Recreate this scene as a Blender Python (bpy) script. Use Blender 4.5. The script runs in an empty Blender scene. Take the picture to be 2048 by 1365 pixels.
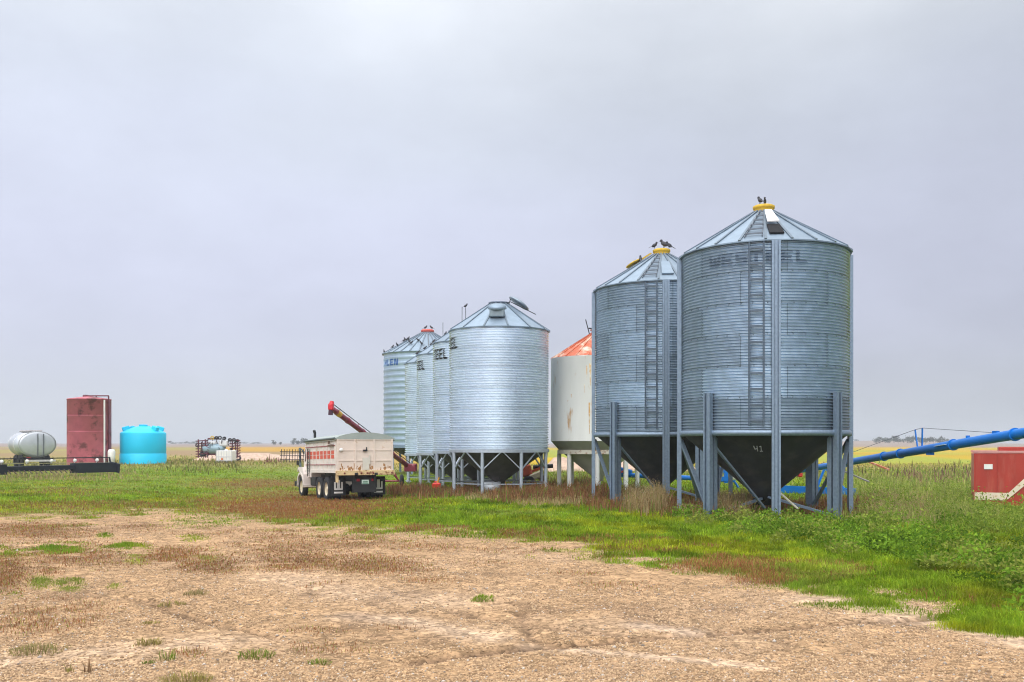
import bpy, math, random
import numpy as np
from mathutils import Vector, Matrix

random.seed(7); rng = np.random.default_rng(7)
R = math.radians
scene = bpy.context.scene
COL = scene.collection

# ------------------------------------------------------------------ camera, sky, sun, exposure
H, F, HZ = 2.1, 1900.0, 886.0            # eye height; focal length and horizon row in photo pixels
cam_d = bpy.data.cameras.new('camera'); cam = bpy.data.objects.new('camera', cam_d); COL.objects.link(cam)
cam_d.sensor_width = 36; cam_d.lens = F / 2048 * 36; cam_d.shift_y = (HZ - 682.5) / 2048
cam_d.clip_start = .1; cam_d.clip_end = 30000
cam.location = (0, 0, H); cam.rotation_euler = (R(90), 0, 0)
scene.camera = cam

SUN_EL, SUN_AZ = R(36), R(190)           # azimuth clockwise from +Y
SKY = dict(strength=.1, ramp=[(0.0, (.56, .595, .63)), (.035, (.54, .575, .635)), (.10, (.51, .535, .655)), (.2, (.555, .58, .72)),
                              (.30, (.56, .60, .705)), (.42, (.58, .62, .68)), (.60, (1.4, 1.44, 1.5)), (1.0, (2.3, 2.32, 2.35))])
world = bpy.data.worlds.new('World'); scene.world = world; world.use_nodes = True
def build_world():
    nt = world.node_tree; N = nt.nodes; L = nt.links; N.clear()
    out = N.new('ShaderNodeOutputWorld'); bg = N.new('ShaderNodeBackground'); bg.inputs[1].default_value = SKY['strength']
    L.new(bg.outputs[0], out.inputs[0])
    sky = N.new('ShaderNodeTexSky'); sky.sky_type = 'NISHITA'; sky.sun_disc = False
    sky.sun_elevation = SUN_EL; sky.sun_rotation = SUN_AZ; sky.dust_density = 3
    tc = N.new('ShaderNodeTexCoord'); sep = N.new('ShaderNodeSeparateXYZ'); L.new(tc.outputs['Generated'], sep.inputs[0])
    mp = N.new('ShaderNodeMapping'); mp.inputs['Scale'].default_value = (1, 1, 2.2); L.new(tc.outputs['Generated'], mp.inputs[0])
    no = N.new('ShaderNodeTexNoise'); no.inputs['Scale'].default_value = 2.3; no.inputs['Detail'].default_value = 3; no.inputs['Roughness'].default_value = .45
    L.new(mp.outputs[0], no.inputs['Vector'])
    # layered cloud: the noise bends the height at which the cloud layers brighten
    m1 = N.new('ShaderNodeMath'); m1.operation = 'MULTIPLY_ADD'; m1.inputs[1].default_value = .22; m1.inputs[2].default_value = -.11; L.new(no.outputs['Fac'], m1.inputs[0])
    s = N.new('ShaderNodeMath'); s.operation = 'MULTIPLY'; L.new(m1.outputs[0], s.inputs[0])
    cl = N.new('ShaderNodeMath'); cl.operation = 'MULTIPLY'; cl.use_clamp = True; cl.inputs[1].default_value = 5; L.new(sep.outputs['Z'], cl.inputs[0]); L.new(cl.outputs[0], s.inputs[1])
    ad = N.new('ShaderNodeMath'); ad.operation = 'ADD'; L.new(sep.outputs['Z'], ad.inputs[0]); L.new(s.outputs[0], ad.inputs[1])
    cr = N.new('ShaderNodeValToRGB'); L.new(ad.outputs[0], cr.inputs[0]); e = cr.color_ramp.elements; cr.color_ramp.interpolation = 'B_SPLINE'
    for k, (p, c) in enumerate(SKY['ramp']):
        el = e[k] if k < 2 else e.new(p)
        el.position = p; el.color = (c[0] / 2, c[1] / 2, c[2] / 2, 1)
    # sideways variation: a little paler ahead, duller to both sides
    n2 = N.new('ShaderNodeTexNoise'); n2.inputs['Scale'].default_value = 1.6; n2.inputs['Detail'].default_value = 2; L.new(mp.outputs[0], n2.inputs['Vector'])
    v = N.new('ShaderNodeMath'); v.operation = 'MULTIPLY_ADD'; v.inputs[1].default_value = .35; v.inputs[2].default_value = .83; L.new(n2.outputs['Fac'], v.inputs[0])
    # thinner cloud high ahead, thicker cloud to the right
    dp = N.new('ShaderNodeVectorMath'); dp.operation = 'DOT_PRODUCT'; dp.inputs[1].default_value = Vector((-.16, 1, .47)).normalized(); L.new(tc.outputs['Generated'], dp.inputs[0])
    b1 = N.new('ShaderNodeMapRange'); b1.interpolation_type = 'SMOOTHSTEP'; b1.inputs['From Min'].default_value = .90; b1.inputs['From Max'].default_value = 1.0; b1.inputs['To Max'].default_value = .05; L.new(dp.outputs['Value'], b1.inputs['Value'])
    b2 = N.new('ShaderNodeMath'); b2.operation = 'MULTIPLY_ADD'; b2.inputs[1].default_value = -.30; L.new(sep.outputs['X'], b2.inputs[0]); L.new(b1.outputs[0], b2.inputs[2])
    n4 = N.new('ShaderNodeTexNoise'); n4.inputs['Scale'].default_value = 6; n4.inputs['Detail'].default_value = 7; n4.inputs['Roughness'].default_value = .6; L.new(mp.outputs[0], n4.inputs['Vector'])
    b4 = N.new('ShaderNodeMath'); b4.operation = 'MULTIPLY_ADD'; b4.inputs[1].default_value = .26; b4.inputs[2].default_value = -.13; L.new(n4.outputs['Fac'], b4.inputs[0])
    b5 = N.new('ShaderNodeMath'); b5.operation = 'ADD'; L.new(b4.outputs[0], b5.inputs[0]); L.new(v.outputs[0], b5.inputs[1]); v = b5
    b3 = N.new('ShaderNodeMath'); b3.operation = 'ADD'; L.new(v.outputs[0], b3.inputs[0]); L.new(b2.outputs[0], b3.inputs[1])
    sc = N.new('ShaderNodeVectorMath'); sc.operation = 'SCALE'; L.new(cr.outputs[0], sc.inputs[0]); L.new(b3.outputs[0], sc.inputs['Scale'])
    s2 = N.new('ShaderNodeVectorMath'); s2.operation = 'SCALE'; s2.inputs['Scale'].default_value = 2 / SKY['strength']; L.new(sc.outputs[0], s2.inputs[0])
    ds = N.new('ShaderNodeVectorMath'); ds.operation = 'DOT_PRODUCT'; ds.inputs[1].default_value = (math.sin(SUN_AZ) * math.cos(SUN_EL), math.cos(SUN_AZ) * math.cos(SUN_EL), math.sin(SUN_EL)); L.new(tc.outputs['Generated'], ds.inputs[0])
    gl = N.new('ShaderNodeMapRange'); gl.interpolation_type = 'SMOOTHSTEP'; gl.inputs['From Min'].default_value = .15; gl.inputs['To Min'].default_value = 1; gl.inputs['To Max'].default_value = 1.6; L.new(ds.outputs['Value'], gl.inputs['Value'])
    s3 = N.new('ShaderNodeVectorMath'); s3.operation = 'SCALE'; L.new(s2.outputs[0], s3.inputs[0]); L.new(gl.outputs[0], s3.inputs['Scale']); s2 = s3
    mx = N.new('ShaderNodeMix'); mx.data_type = 'RGBA'; mx.inputs[0].default_value = .94
    L.new(sky.outputs[0], mx.inputs['A']); L.new(s2.outputs[0], mx.inputs['B']); L.new(mx.outputs['Result'], bg.inputs[0])
build_world()
sun_d = bpy.data.lights.new('sun', 'SUN'); sun = bpy.data.objects.new('sun', sun_d); COL.objects.link(sun)
sun_d.energy = .9; sun_d.angle = R(38); sun_d.color = (1, .95, .88)
sdir = Vector((math.sin(SUN_AZ) * math.cos(SUN_EL), math.cos(SUN_AZ) * math.cos(SUN_EL), math.sin(SUN_EL)))
sun.rotation_euler = sdir.to_track_quat('Z', 'Y').to_euler(); sun.location = (10, -20, 40)
vs = scene.view_settings; vs.view_transform = 'Standard'; vs.look = 'None'; vs.gamma = 1; vs.exposure = 0.18
scene.cycles.pixel_filter_type = 'BLACKMAN_HARRIS'; scene.cycles.filter_width = 1.1; scene.cycles.use_denoising = True; scene.cycles.denoising_prefilter = 'ACCURATE'
scene.cycles.max_bounces = 6; scene.cycles.volume_bounces = 0; scene.cycles.transparent_max_bounces = 4

# ------------------------------------------------------------------ helpers
def P(px, py, Y): return Vector(((px - 1024) / F * Y, Y, H - (py - HZ) / F * Y))     # photo pixel at a known distance -> place

def vnoise(x, y, s, seed=0):
    x = np.asarray(x, float) / s + 1000 + seed * 17.31; y = np.asarray(y, float) / s + 1000 + seed * 9.17
    xi = np.floor(x).astype(np.int64); yi = np.floor(y).astype(np.int64); fx = x - xi; fy = y - yi
    fx = fx * fx * (3 - 2 * fx); fy = fy * fy * (3 - 2 * fy)
    def h(a, b):
        n = (a * 374761393 + b * 668265263 + seed * 1442695) & 0x7fffffff
        n = ((n ^ (n >> 13)) * 1274126177) & 0x7fffffff
        return ((n ^ (n >> 16)) & 0xffff) / 65535.0
    return (h(xi, yi) * (1 - fx) + h(xi + 1, yi) * fx) * (1 - fy) + (h(xi, yi + 1) * (1 - fx) + h(xi + 1, yi + 1) * fx) * fy
def fnoise(x, y, s, seed=0): return .5 * vnoise(x, y, s, seed) + .3 * vnoise(x, y, s * .45, seed + 1) + .2 * vnoise(x, y, s * .2, seed + 2)
def sstep(a, b, v): t = np.clip((v - a) / (b - a), 0, 1); return t * t * (3 - 2 * t)

def ground_z(x, y):
    x = np.asarray(x, float); y = np.asarray(y, float)
    g = -.45 * np.exp(-(((x + 9) / 7) ** 2 + ((y - 52) / 22) ** 2))
    g = g + .32 * sstep(58, 84, y) * sstep(-8, -22, x)
    g = g + .10 * (fnoise(x, y, 9, 3) - .5) * sstep(8, 20, y)
    ridge = np.exp(-((y - 1300) / 500) ** 2) * (5.2 * np.exp(-((x / np.maximum(y, 1) - .40) / .10) ** 2) + 1.5 * np.exp(-((x / np.maximum(y, 1) + .62) / .1) ** 2))
    return g + ridge
def surf_z(x, y):
    x = np.asarray(x, float); y = np.asarray(y, float)
    return ground_z(x, y) + sstep(90, 50, y) * (.05 * (fnoise(x, y, 1.6, 5) - .5) + .02 * (fnoise(x, y, .35, 6) - .5))
def gz(x, y): return float(ground_z(x, y))

MATS = {}
def mat(name, col, rough=.6, metal=0., var=.12, scale=8., bump=0., bscale=30., col2=None, f2=(.55, .68), s2=3., attr=None, spec=.4, stretch=None):
    """painted or metal surface: base colour, mottled by noise; optional second colour (rust, dirt) in patches; optional per-face tone"""
    if name in MATS: return MATS[name]
    m = bpy.data.materials.new(name); m.use_nodes = True; MATS[name] = m
    nt = m.node_tree; N = nt.nodes; L = nt.links; b = N['Principled BSDF']
    b.inputs['Roughness'].default_value = rough; b.inputs['Metallic'].default_value = metal; b.inputs['Specular IOR Level'].default_value = spec
    tc = N.new('ShaderNodeTexCoord'); vec = tc.outputs['Object']
    if stretch:
        mp = N.new('ShaderNodeMapping'); mp.inputs['Scale'].default_value = stretch; L.new(vec, mp.inputs[0]); vec = mp.outputs[0]
    no = N.new('ShaderNodeTexNoise'); no.inputs['Scale'].default_value = scale; no.inputs['Detail'].default_value = 5; L.new(vec, no.inputs['Vector'])
    mr = N.new('ShaderNodeMapRange'); mr.inputs['From Min'].default_value = .25; mr.inputs['From Max'].default_value = .75
    mr.inputs['To Min'].default_value = 1 - var; mr.inputs['To Max'].default_value = 1 + var; L.new(no.outputs['Fac'], mr.inputs['Value'])
    rgb = N.new('ShaderNodeRGB'); rgb.outputs[0].default_value = (*col, 1); c = rgb.outputs[0]
    if col2:
        n2 = N.new('ShaderNodeTexNoise'); n2.inputs['Scale'].default_value = s2; n2.inputs['Detail'].default_value = 6; n2.inputs['Roughness'].default_value = .65; L.new(vec, n2.inputs['Vector'])
        r2 = N.new('ShaderNodeMapRange'); r2.inputs['From Min'].default_value = f2[0]; r2.inputs['From Max'].default_value = f2[1]; L.new(n2.outputs['Fac'], r2.inputs['Value'])
        mx = N.new('ShaderNodeMix'); mx.data_type = 'RGBA'; mx.inputs['B'].default_value = (*col2, 1); L.new(r2.outputs[0], mx.inputs[0]); L.new(c, mx.inputs['A']); c = mx.outputs['Result']
    sc = N.new('ShaderNodeVectorMath'); sc.operation = 'SCALE'; L.new(c, sc.inputs[0]); L.new(mr.outputs[0], sc.inputs['Scale']); c = sc.outputs[0]
    if attr:
        at = N.new('ShaderNodeAttribute'); at.attribute_name = attr
        s3 = N.new('ShaderNodeVectorMath'); s3.operation = 'SCALE'; L.new(c, s3.inputs[0]); L.new(at.outputs['Fac'], s3.inputs['Scale']); c = s3.outputs[0]
    L.new(c, b.inputs['Base Color'])
    if bump:
        bn = N.new('ShaderNodeTexNoise'); bn.inputs['Scale'].default_value = bscale; bn.inputs['Detail'].default_value = 3; L.new(tc.outputs['Object'], bn.inputs['Vector'])
        bp = N.new('ShaderNodeBump'); bp.inputs['Strength'].default_value = bump; bp.inputs['Distance'].default_value = .02; L.new(bn.outputs['Fac'], bp.inputs['Height']); L.new(bp.outputs[0], b.inputs['Normal'])
    return m

def plant_mat(name):
    m = bpy.data.materials.new(name); m.use_nodes = True; nt = m.node_tree; N = nt.nodes; L = nt.links; N.clear()
    o = N.new('ShaderNodeOutputMaterial'); at = N.new('ShaderNodeAttribute'); at.attribute_name = 'col'
    d = N.new('ShaderNodeBsdfDiffuse'); t = N.new('ShaderNodeBsdfTranslucent'); mx = N.new('ShaderNodeMixShader'); mx.inputs[0].default_value = .35
    L.new(at.outputs['Color'], d.inputs[0]); L.new(at.outputs['Color'], t.inputs[0]); L.new(d.outputs[0], mx.inputs[1]); L.new(t.outputs[0], mx.inputs[2]); L.new(mx.outputs[0], o.inputs[0])
    return m

class MB:
    """collects shapes and links them as ONE mesh object"""
    def __init__(s): s.v = []; s.f = []; s.sm = []; s.tone = []; s.cur = 1.0
    def add(s, vs, fs, smooth=False, tone=None):
        o = len(s.v); s.v += [tuple(p) for p in vs]; s.f += [tuple(i + o for i in f) for f in fs]; s.sm += [smooth] * len(fs)
        s.tone += (list(tone) if tone is not None else [s.cur] * len(fs)); return s
    def box(s, c, size, M=None, bev=0.0):
        x, y, z = [q / 2 for q in size]; c = Vector(c)
        if bev > 0:
            b = min(bev, x * .9, y * .9, z * .9); pts = []
            for sx in (-1, 1):
                for sy in (-1, 1):
                    for sz in (-1, 1):
                        for k in range(3):
                            pts.append((sx * (x - (b if k != 0 else 0)), sy * (y - (b if k != 1 else 0)), sz * (z - (b if k != 2 else 0))))
            idx = lambda sx, sy, sz, k: (((sx > 0) * 4 + (sy > 0) * 2 + (sz > 0)) * 3 + k)
            fs = []
            for k in range(3):
                a1, a2 = [q for q in range(3) if q != k]
                for sg in (-1, 1):
                    r = []
                    for (u, w) in ((-1, -1), (1, -1), (1, 1), (-1, 1)):
                        t = [0, 0, 0]; t[k] = sg; t[a1] = u; t[a2] = w; r.append(idx(*t, k))
                    fs.append(r)
            for k in range(3):      # edge bevels along axis k
                a1, a2 = [q for q in range(3) if q != k]
                for u in (-1, 1):
                    for w in (-1, 1):
                        t0 = [0, 0, 0]; t0[a1] = u; t0[a2] = w; t1 = list(t0); t0[k] = -1; t1[k] = 1
                        fs.append([idx(*t0, a1), idx(*t1, a1), idx(*t1, a2), idx(*t0, a2)])
            for sx in (-1, 1):
                for sy in (-1, 1):
                    for sz in (-1, 1): fs.append([idx(sx, sy, sz, k) for k in range(3)])
        else:
            pts = [(-x, -y, -z), (x, -y, -z), (x, y, -z), (-x, y, -z), (-x, -y, z), (x, -y, z), (x, y, z), (-x, y, z)]
            fs = [(0, 3, 2, 1), (4, 5, 6, 7), (0, 1, 5, 4), (1, 2, 6, 5), (2, 3, 7, 6), (3, 0, 4, 7)]
        pts = [Vector(p) for p in pts]
        if M is not None: pts = [M @ p for p in pts]
        return s.add([p + c for p in pts], fs)
    def bar(s, a, b, w, d=None, up=(0, 0, 1), bev=0):
        a, b = Vector(a), Vector(b); z = (b - a); l = z.length; z.normalize(); u = Vector(up)
        if abs(z.dot(u)) > .97: u = Vector((0, 1, 0))
        x = u.cross(z).normalized(); y = z.cross(x); M = Matrix((x, y, z)).transposed()
        return s.box((a + b) / 2, (w, d or w, l), M, bev)
    def tube(s, a, b, r, r2=None, n=10, caps=True):
        a, b = Vector(a), Vector(b); z = (b - a).normalized(); u = Vector((0, 0, 1)) if abs(z.z) < .95 else Vector((1, 0, 0))
        x = u.cross(z).normalized(); y = z.cross(x); r2 = r if r2 is None else r2; vs = []
        for k in range(n):
            q = 2 * math.pi * k / n; d = x * math.cos(q) + y * math.sin(q); vs += [a + d * r, b + d * r2]
        s.add(vs, [(2 * k, 2 * ((k + 1) % n), 2 * ((k + 1) % n) + 1, 2 * k + 1) for k in range(n)], True)
        if caps:
            s.add([vs[2 * k] for k in range(n)][::-1], [tuple(range(n))]); s.add([vs[2 * k + 1] for k in range(n)], [tuple(range(n))])
        return s
    def path(s, pts, r, n=8):
        for a, b in zip(pts[:-1], pts[1:]): s.tube(a, b, r, n=n)
        return s
    def lathe(s, prof, seg=48, c=(0, 0, 0), M=None, smooth=True, a0=0., a1=2 * math.pi, tone=None):
        """prof: (radius, z) list, about local Z"""
        full = abs(a1 - a0 - 2 * math.pi) < 1e-6; m = seg if full else seg + 1; vs = []; c = Vector(c)
        for (r, z) in prof:
            for k in range(m):
                q = a0 + (a1 - a0) * k / seg; p = Vector((r * math.cos(q), r * math.sin(q), z)); p = M @ p if M is not None else p; vs.append(p + c)
        fs = []; tn = []
        for i in range(len(prof) - 1):
            for k in range(seg):
                k2 = (k + 1) % m; fs.append((i * m + k, i * m + k2, (i + 1) * m + k2, (i + 1) * m + k)); tn.append(tone(i, k) if tone else s.cur)
        return s.add(vs, fs, smooth, tn)
    def prism(s, poly, a, b, axis=0):
        """poly in the two other axes, extruded from a to b along axis"""
        n = len(poly); vs = []
        for t in (a, b):
            for (p, q) in poly: vs.append({0: (t, p, q), 1: (p, t, q), 2: (p, q, t)}[axis])
        return s.add(vs, [tuple(range(n)), tuple(range(2 * n - 1, n - 1, -1))] + [(k, (k + 1) % n, n + (k + 1) % n, n + k) for k in range(n)])
    def ball(s, c, r, n=10, M=None):
        rx, ry, rz = (r, r, r) if not hasattr(r, '__len__') else r
        vs = []; fs = []; m = n // 2
        for i in range(m + 1):
            t = math.pi * i / m
            for k in range(n):
                q = 2 * math.pi * k / n; p = Vector((rx * math.sin(t) * math.cos(q), ry * math.sin(t) * math.sin(q), rz * math.cos(t)))
                vs.append((M @ p if M is not None else p) + Vector(c))
        for i in range(m):
            for k in range(n): fs.append((i * n + k, (i + 1) * n + k, (i + 1) * n + (k + 1) % n, i * n + (k + 1) % n))
        return s.add(vs, fs, True)
    def build(s, name, material, parent=None):
        me = bpy.data.meshes.new(name); me.from_pydata(s.v, [], s.f); me.update()
        me.polygons.foreach_set('use_smooth', s.sm)
        a = me.attributes.new('tone', 'FLOAT', 'FACE'); a.data.foreach_set('value', s.tone)
        me.materials.append(material); o = bpy.data.objects.new(name, me); COL.objects.link(o)
        if parent is not None: o.parent = parent
        return o

def np_mesh(name, verts, loops, starts, cols, material, smooth=False):
    me = bpy.data.meshes.new(name); nv = len(verts)
    me.vertices.add(nv); me.vertices.foreach_set('co', np.ascontiguousarray(verts, dtype=np.float32).ravel())
    me.loops.add(len(loops)); me.loops.foreach_set('vertex_index', np.ascontiguousarray(loops, dtype=np.int32))
    me.polygons.add(len(starts)); me.polygons.foreach_set('loop_start', np.ascontiguousarray(starts, dtype=np.int32))
    if smooth: me.polygons.foreach_set('use_smooth', np.ones(len(starts), dtype=bool))
    if cols is not None:
        a = me.attributes.new('col', 'FLOAT_COLOR', 'POINT'); c = np.ones((nv, 4), np.float32); c[:, :cols.shape[1]] = cols; a.data.foreach_set('color', c.ravel())
    me.update(calc_edges=True); me.materials.append(material)
    o = bpy.data.objects.new(name, me); COL.objects.link(o); return o

def tag(o, label=None, cat=None, group=None, kind=None):
    if label: o['label'] = label
    if cat: o['category'] = cat
    if group: o['group'] = group
    if kind: o['kind'] = kind
    return o
def thing(name, label, cat, loc=(0, 0, 0), rot=(0, 0, 0), group=None):
    o = bpy.data.objects.new(name, None); o.empty_display_size = .3; COL.objects.link(o); o.location = loc; o.rotation_euler = rot
    return tag(o, label, cat, group)
def copy_tree(o, parent=None):
    c = o.copy(); COL.objects.link(c)
    if parent is not None: c.parent = parent
    for ch in list(o.children): copy_tree(ch, c)
    return c

# ------------------------------------------------------------------ ground
YB = np.array([[-900, 1062], [-300, 1048], [0, 1040], [150, 1036], [300, 1029], [420, 1032], [520, 1044], [700, 1066], [850, 1076], [1000, 1086], [1090, 1096], [1200, 1110],
               [1330, 1126], [1500, 1152], [1640, 1186], [1760, 1208], [1900, 1238], [2048, 1272], [2600, 1420]], float)
def to_px(x, y):
    z = ground_z(x, y); yy = np.maximum(y, .5)
    return 1024 + F * x / yy, HZ + F * (H - z) / yy
def ell(px, py, cx, cy, rx, ry): return np.clip(1.35 - np.sqrt(((px - cx) / rx) ** 2 + ((py - cy) / ry) ** 2), 0, 1)
GREEN_P = [(110, 1098, 85, 12, 1), (250, 1096, 50, 9, 1), (138, 1172, 30, 13, 1), (82, 1164, 24, 11, .8), (18, 1188, 26, 8, .9), (270, 1108, 28, 8, .7), (20, 1103, 60, 14, .8),
           (232, 1177, 16, 5, .7), (410, 1114, 24, 6, .7), (210, 1072, 16, 5, .9), (440, 1102, 18, 6, .7), (275, 1126, 24, 6, .6), (400, 1046, 80, 10, .5), (390, 1076, 30, 7, .5), (1310, 1133, 28, 7, .9),
           (1590, 1174, 26, 7, .9), (1680, 1192, 50, 10, .9), (1740, 1205, 40, 8, .8), (1960, 1255, 40, 8, .9), (2020, 1266, 40, 8, .9), (965, 1200, 20, 4, .6), (180, 1140, 12, 5, .4), (1790, 1160, 10, 3, .3)]
BROWN_P = [(350, 1112, 90, 14, .9), (420, 1128, 70, 12, 1), (560, 1098, 110, 12, .7), (600, 1125, 90, 14, .9), (740, 1130, 90, 14, .9), (820, 1138, 50, 8, .5), (60, 1062, 110, 14, .9), (10, 1140, 42, 34, 1), (150, 1110, 130, 22, .6),
           (130, 1225, 90, 22, .55), (60, 1250, 90, 18, .4), (100, 1141, 26, 8, .7), (280, 1052, 50, 8, .5), (420, 1062, 60, 8, .5), (560, 1070, 80, 9, .5), (700, 1085, 90, 10, .6), (850, 1092, 80, 8, .5), (1030, 1096, 60, 8, .6),
           (650, 1174, 40, 7, .3), (860, 1160, 50, 6, .3), (960, 1124, 50, 6, .3), (1170, 1145, 50, 5, .25), (1230, 1175, 80, 8, .25), (380, 1312, 34, 7, .5), (660, 1300, 70, 12, .35), (1420, 1132, 90, 10, .9), (1530, 1160, 60, 9, .8),
           (800, 1255, 40, 6, .3), (640, 1265, 60, 8, .35), (210, 1125, 40, 8, .5)]
RUTS = [([(830, 1322), (920, 1308), (1060, 1292), (1200, 1282), (1330, 1272), (1470, 1263), (1640, 1252), (1780, 1243), (1900, 1236)], .10, 1.0),
        ([(1040, 1226), (1060, 1272), (1100, 1286)], .08, .6), ([(900, 1218), (1000, 1240), (1120, 1256), (1230, 1268)], .09, .6),
        ([(250, 1190), (330, 1218), (400, 1240), (470, 1258)], .05, .8), ([(290, 1196), (380, 1228), (450, 1246), (560, 1280)], .05, .7), ([(740, 1205), (840, 1225), (950, 1232)], .07, .4),
        ([(355, 1160), (430, 1153)], .10, .9), ([(1060, 1290), (1300, 1310), (1520, 1335)], .16, -.8), ([(700, 1230), (820, 1240), (980, 1275)], .3, -.7), ([(1640, 1200), (1740, 1212), (1800, 1228)], .5, -.8),
        ([(1800, 1240), (1950, 1258), (2048, 1285)], .4, -.8), ([(560, 1150), (700, 1185), (900, 1200)], .7, -.5), ([(0, 1320), (200, 1305), (420, 1285)], .5, -.5), ([(1280, 1250), (1380, 1262)], .2, -.8)]
RUTW = [([(((px - 1024) / F) * (H * F / (py - HZ)), H * F / (py - HZ)) for px, py in pts], w, s) for pts, w, s in RUTS]
def masks(x, y):
    """land cover weights: grass, brown weeds, rut depth"""
    px, py = to_px(x, y)
    wob = (fnoise(x, y, 2.2, 11) - .5) * 2; wob2 = (vnoise(x, y, .5, 21) - .5) * 2
    yb = np.interp(px, YB[:, 0], YB[:, 1]); k = np.maximum(py - HZ, 1) / 150
    d = (yb - py) + (wob * 17 + wob2 * 13) * k               # >0: beyond the gravel edge
    veg = sstep(-8, 20, d / np.maximum(k, .4))
    brown = np.zeros_like(px); green = np.zeros_like(px)
    for cx, cy, rx, ry, s in GREEN_P: green = np.maximum(green, s * ell(px, py + wob2 * 4, cx, cy, rx, ry))
    for cx, cy, rx, ry, s in BROWN_P: brown = np.maximum(brown, s * ell(px, py + wob * 7, cx, cy, rx * 1.2, ry * 1.3))
    patchy = fnoise(x, y, .7, 31); brown_in = np.clip(1.15 * brown * sstep(.26, .46, patchy), 0, 1); green_in = green * sstep(.30, .58, patchy)
    edge = sstep(.25, .55, vnoise(x, y, .9, 15)) * np.exp(-((d / np.maximum(k, .4) - 14) / 13) ** 2) * np.interp(px, [0, 380, 500, 1100, 1250, 1350, 1560, 1700], [.6, .8, 1.25, 1.2, .75, 1.15, .9, .5])
    front = np.maximum(1.2 * ell(px, py + wob * 12, 600, 1012, 240, 28), np.maximum(ell(px, py + wob * 8, 520, 968, 130, 14) * .85, ell(px, py + wob * 6, 190, 1012, 260, 12) * .7))
    front = np.maximum(front, ell(px, py + wob * 6, 120, 985, 200, 6) * .5)
    bro = np.maximum(np.maximum(edge, front) * veg, brown_in)
    return veg, np.clip(bro, 0, 1), green_in, px, py
def rut(x, y):
    dep = np.zeros_like(x); pale = np.zeros_like(x)
    for pts, w, s in RUTW:
        best = np.full_like(x, 1e9)
        for (x0, y0), (x1, y1) in zip(pts[:-1], pts[1:]):
            dx, dy = x1 - x0, y1 - y0; t = np.clip(((x - x0) * dx + (y - y0) * dy) / (dx * dx + dy * dy), 0, 1)
            best = np.minimum(best, np.hypot(x - x0 - t * dx, y - y0 - t * dy))
        q = np.exp(-(best / w) ** 2) * abs(s)
        if s > 0: dep = np.maximum(dep, q)
        else: pale = np.maximum(pale, q)
    return dep, pale

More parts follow.
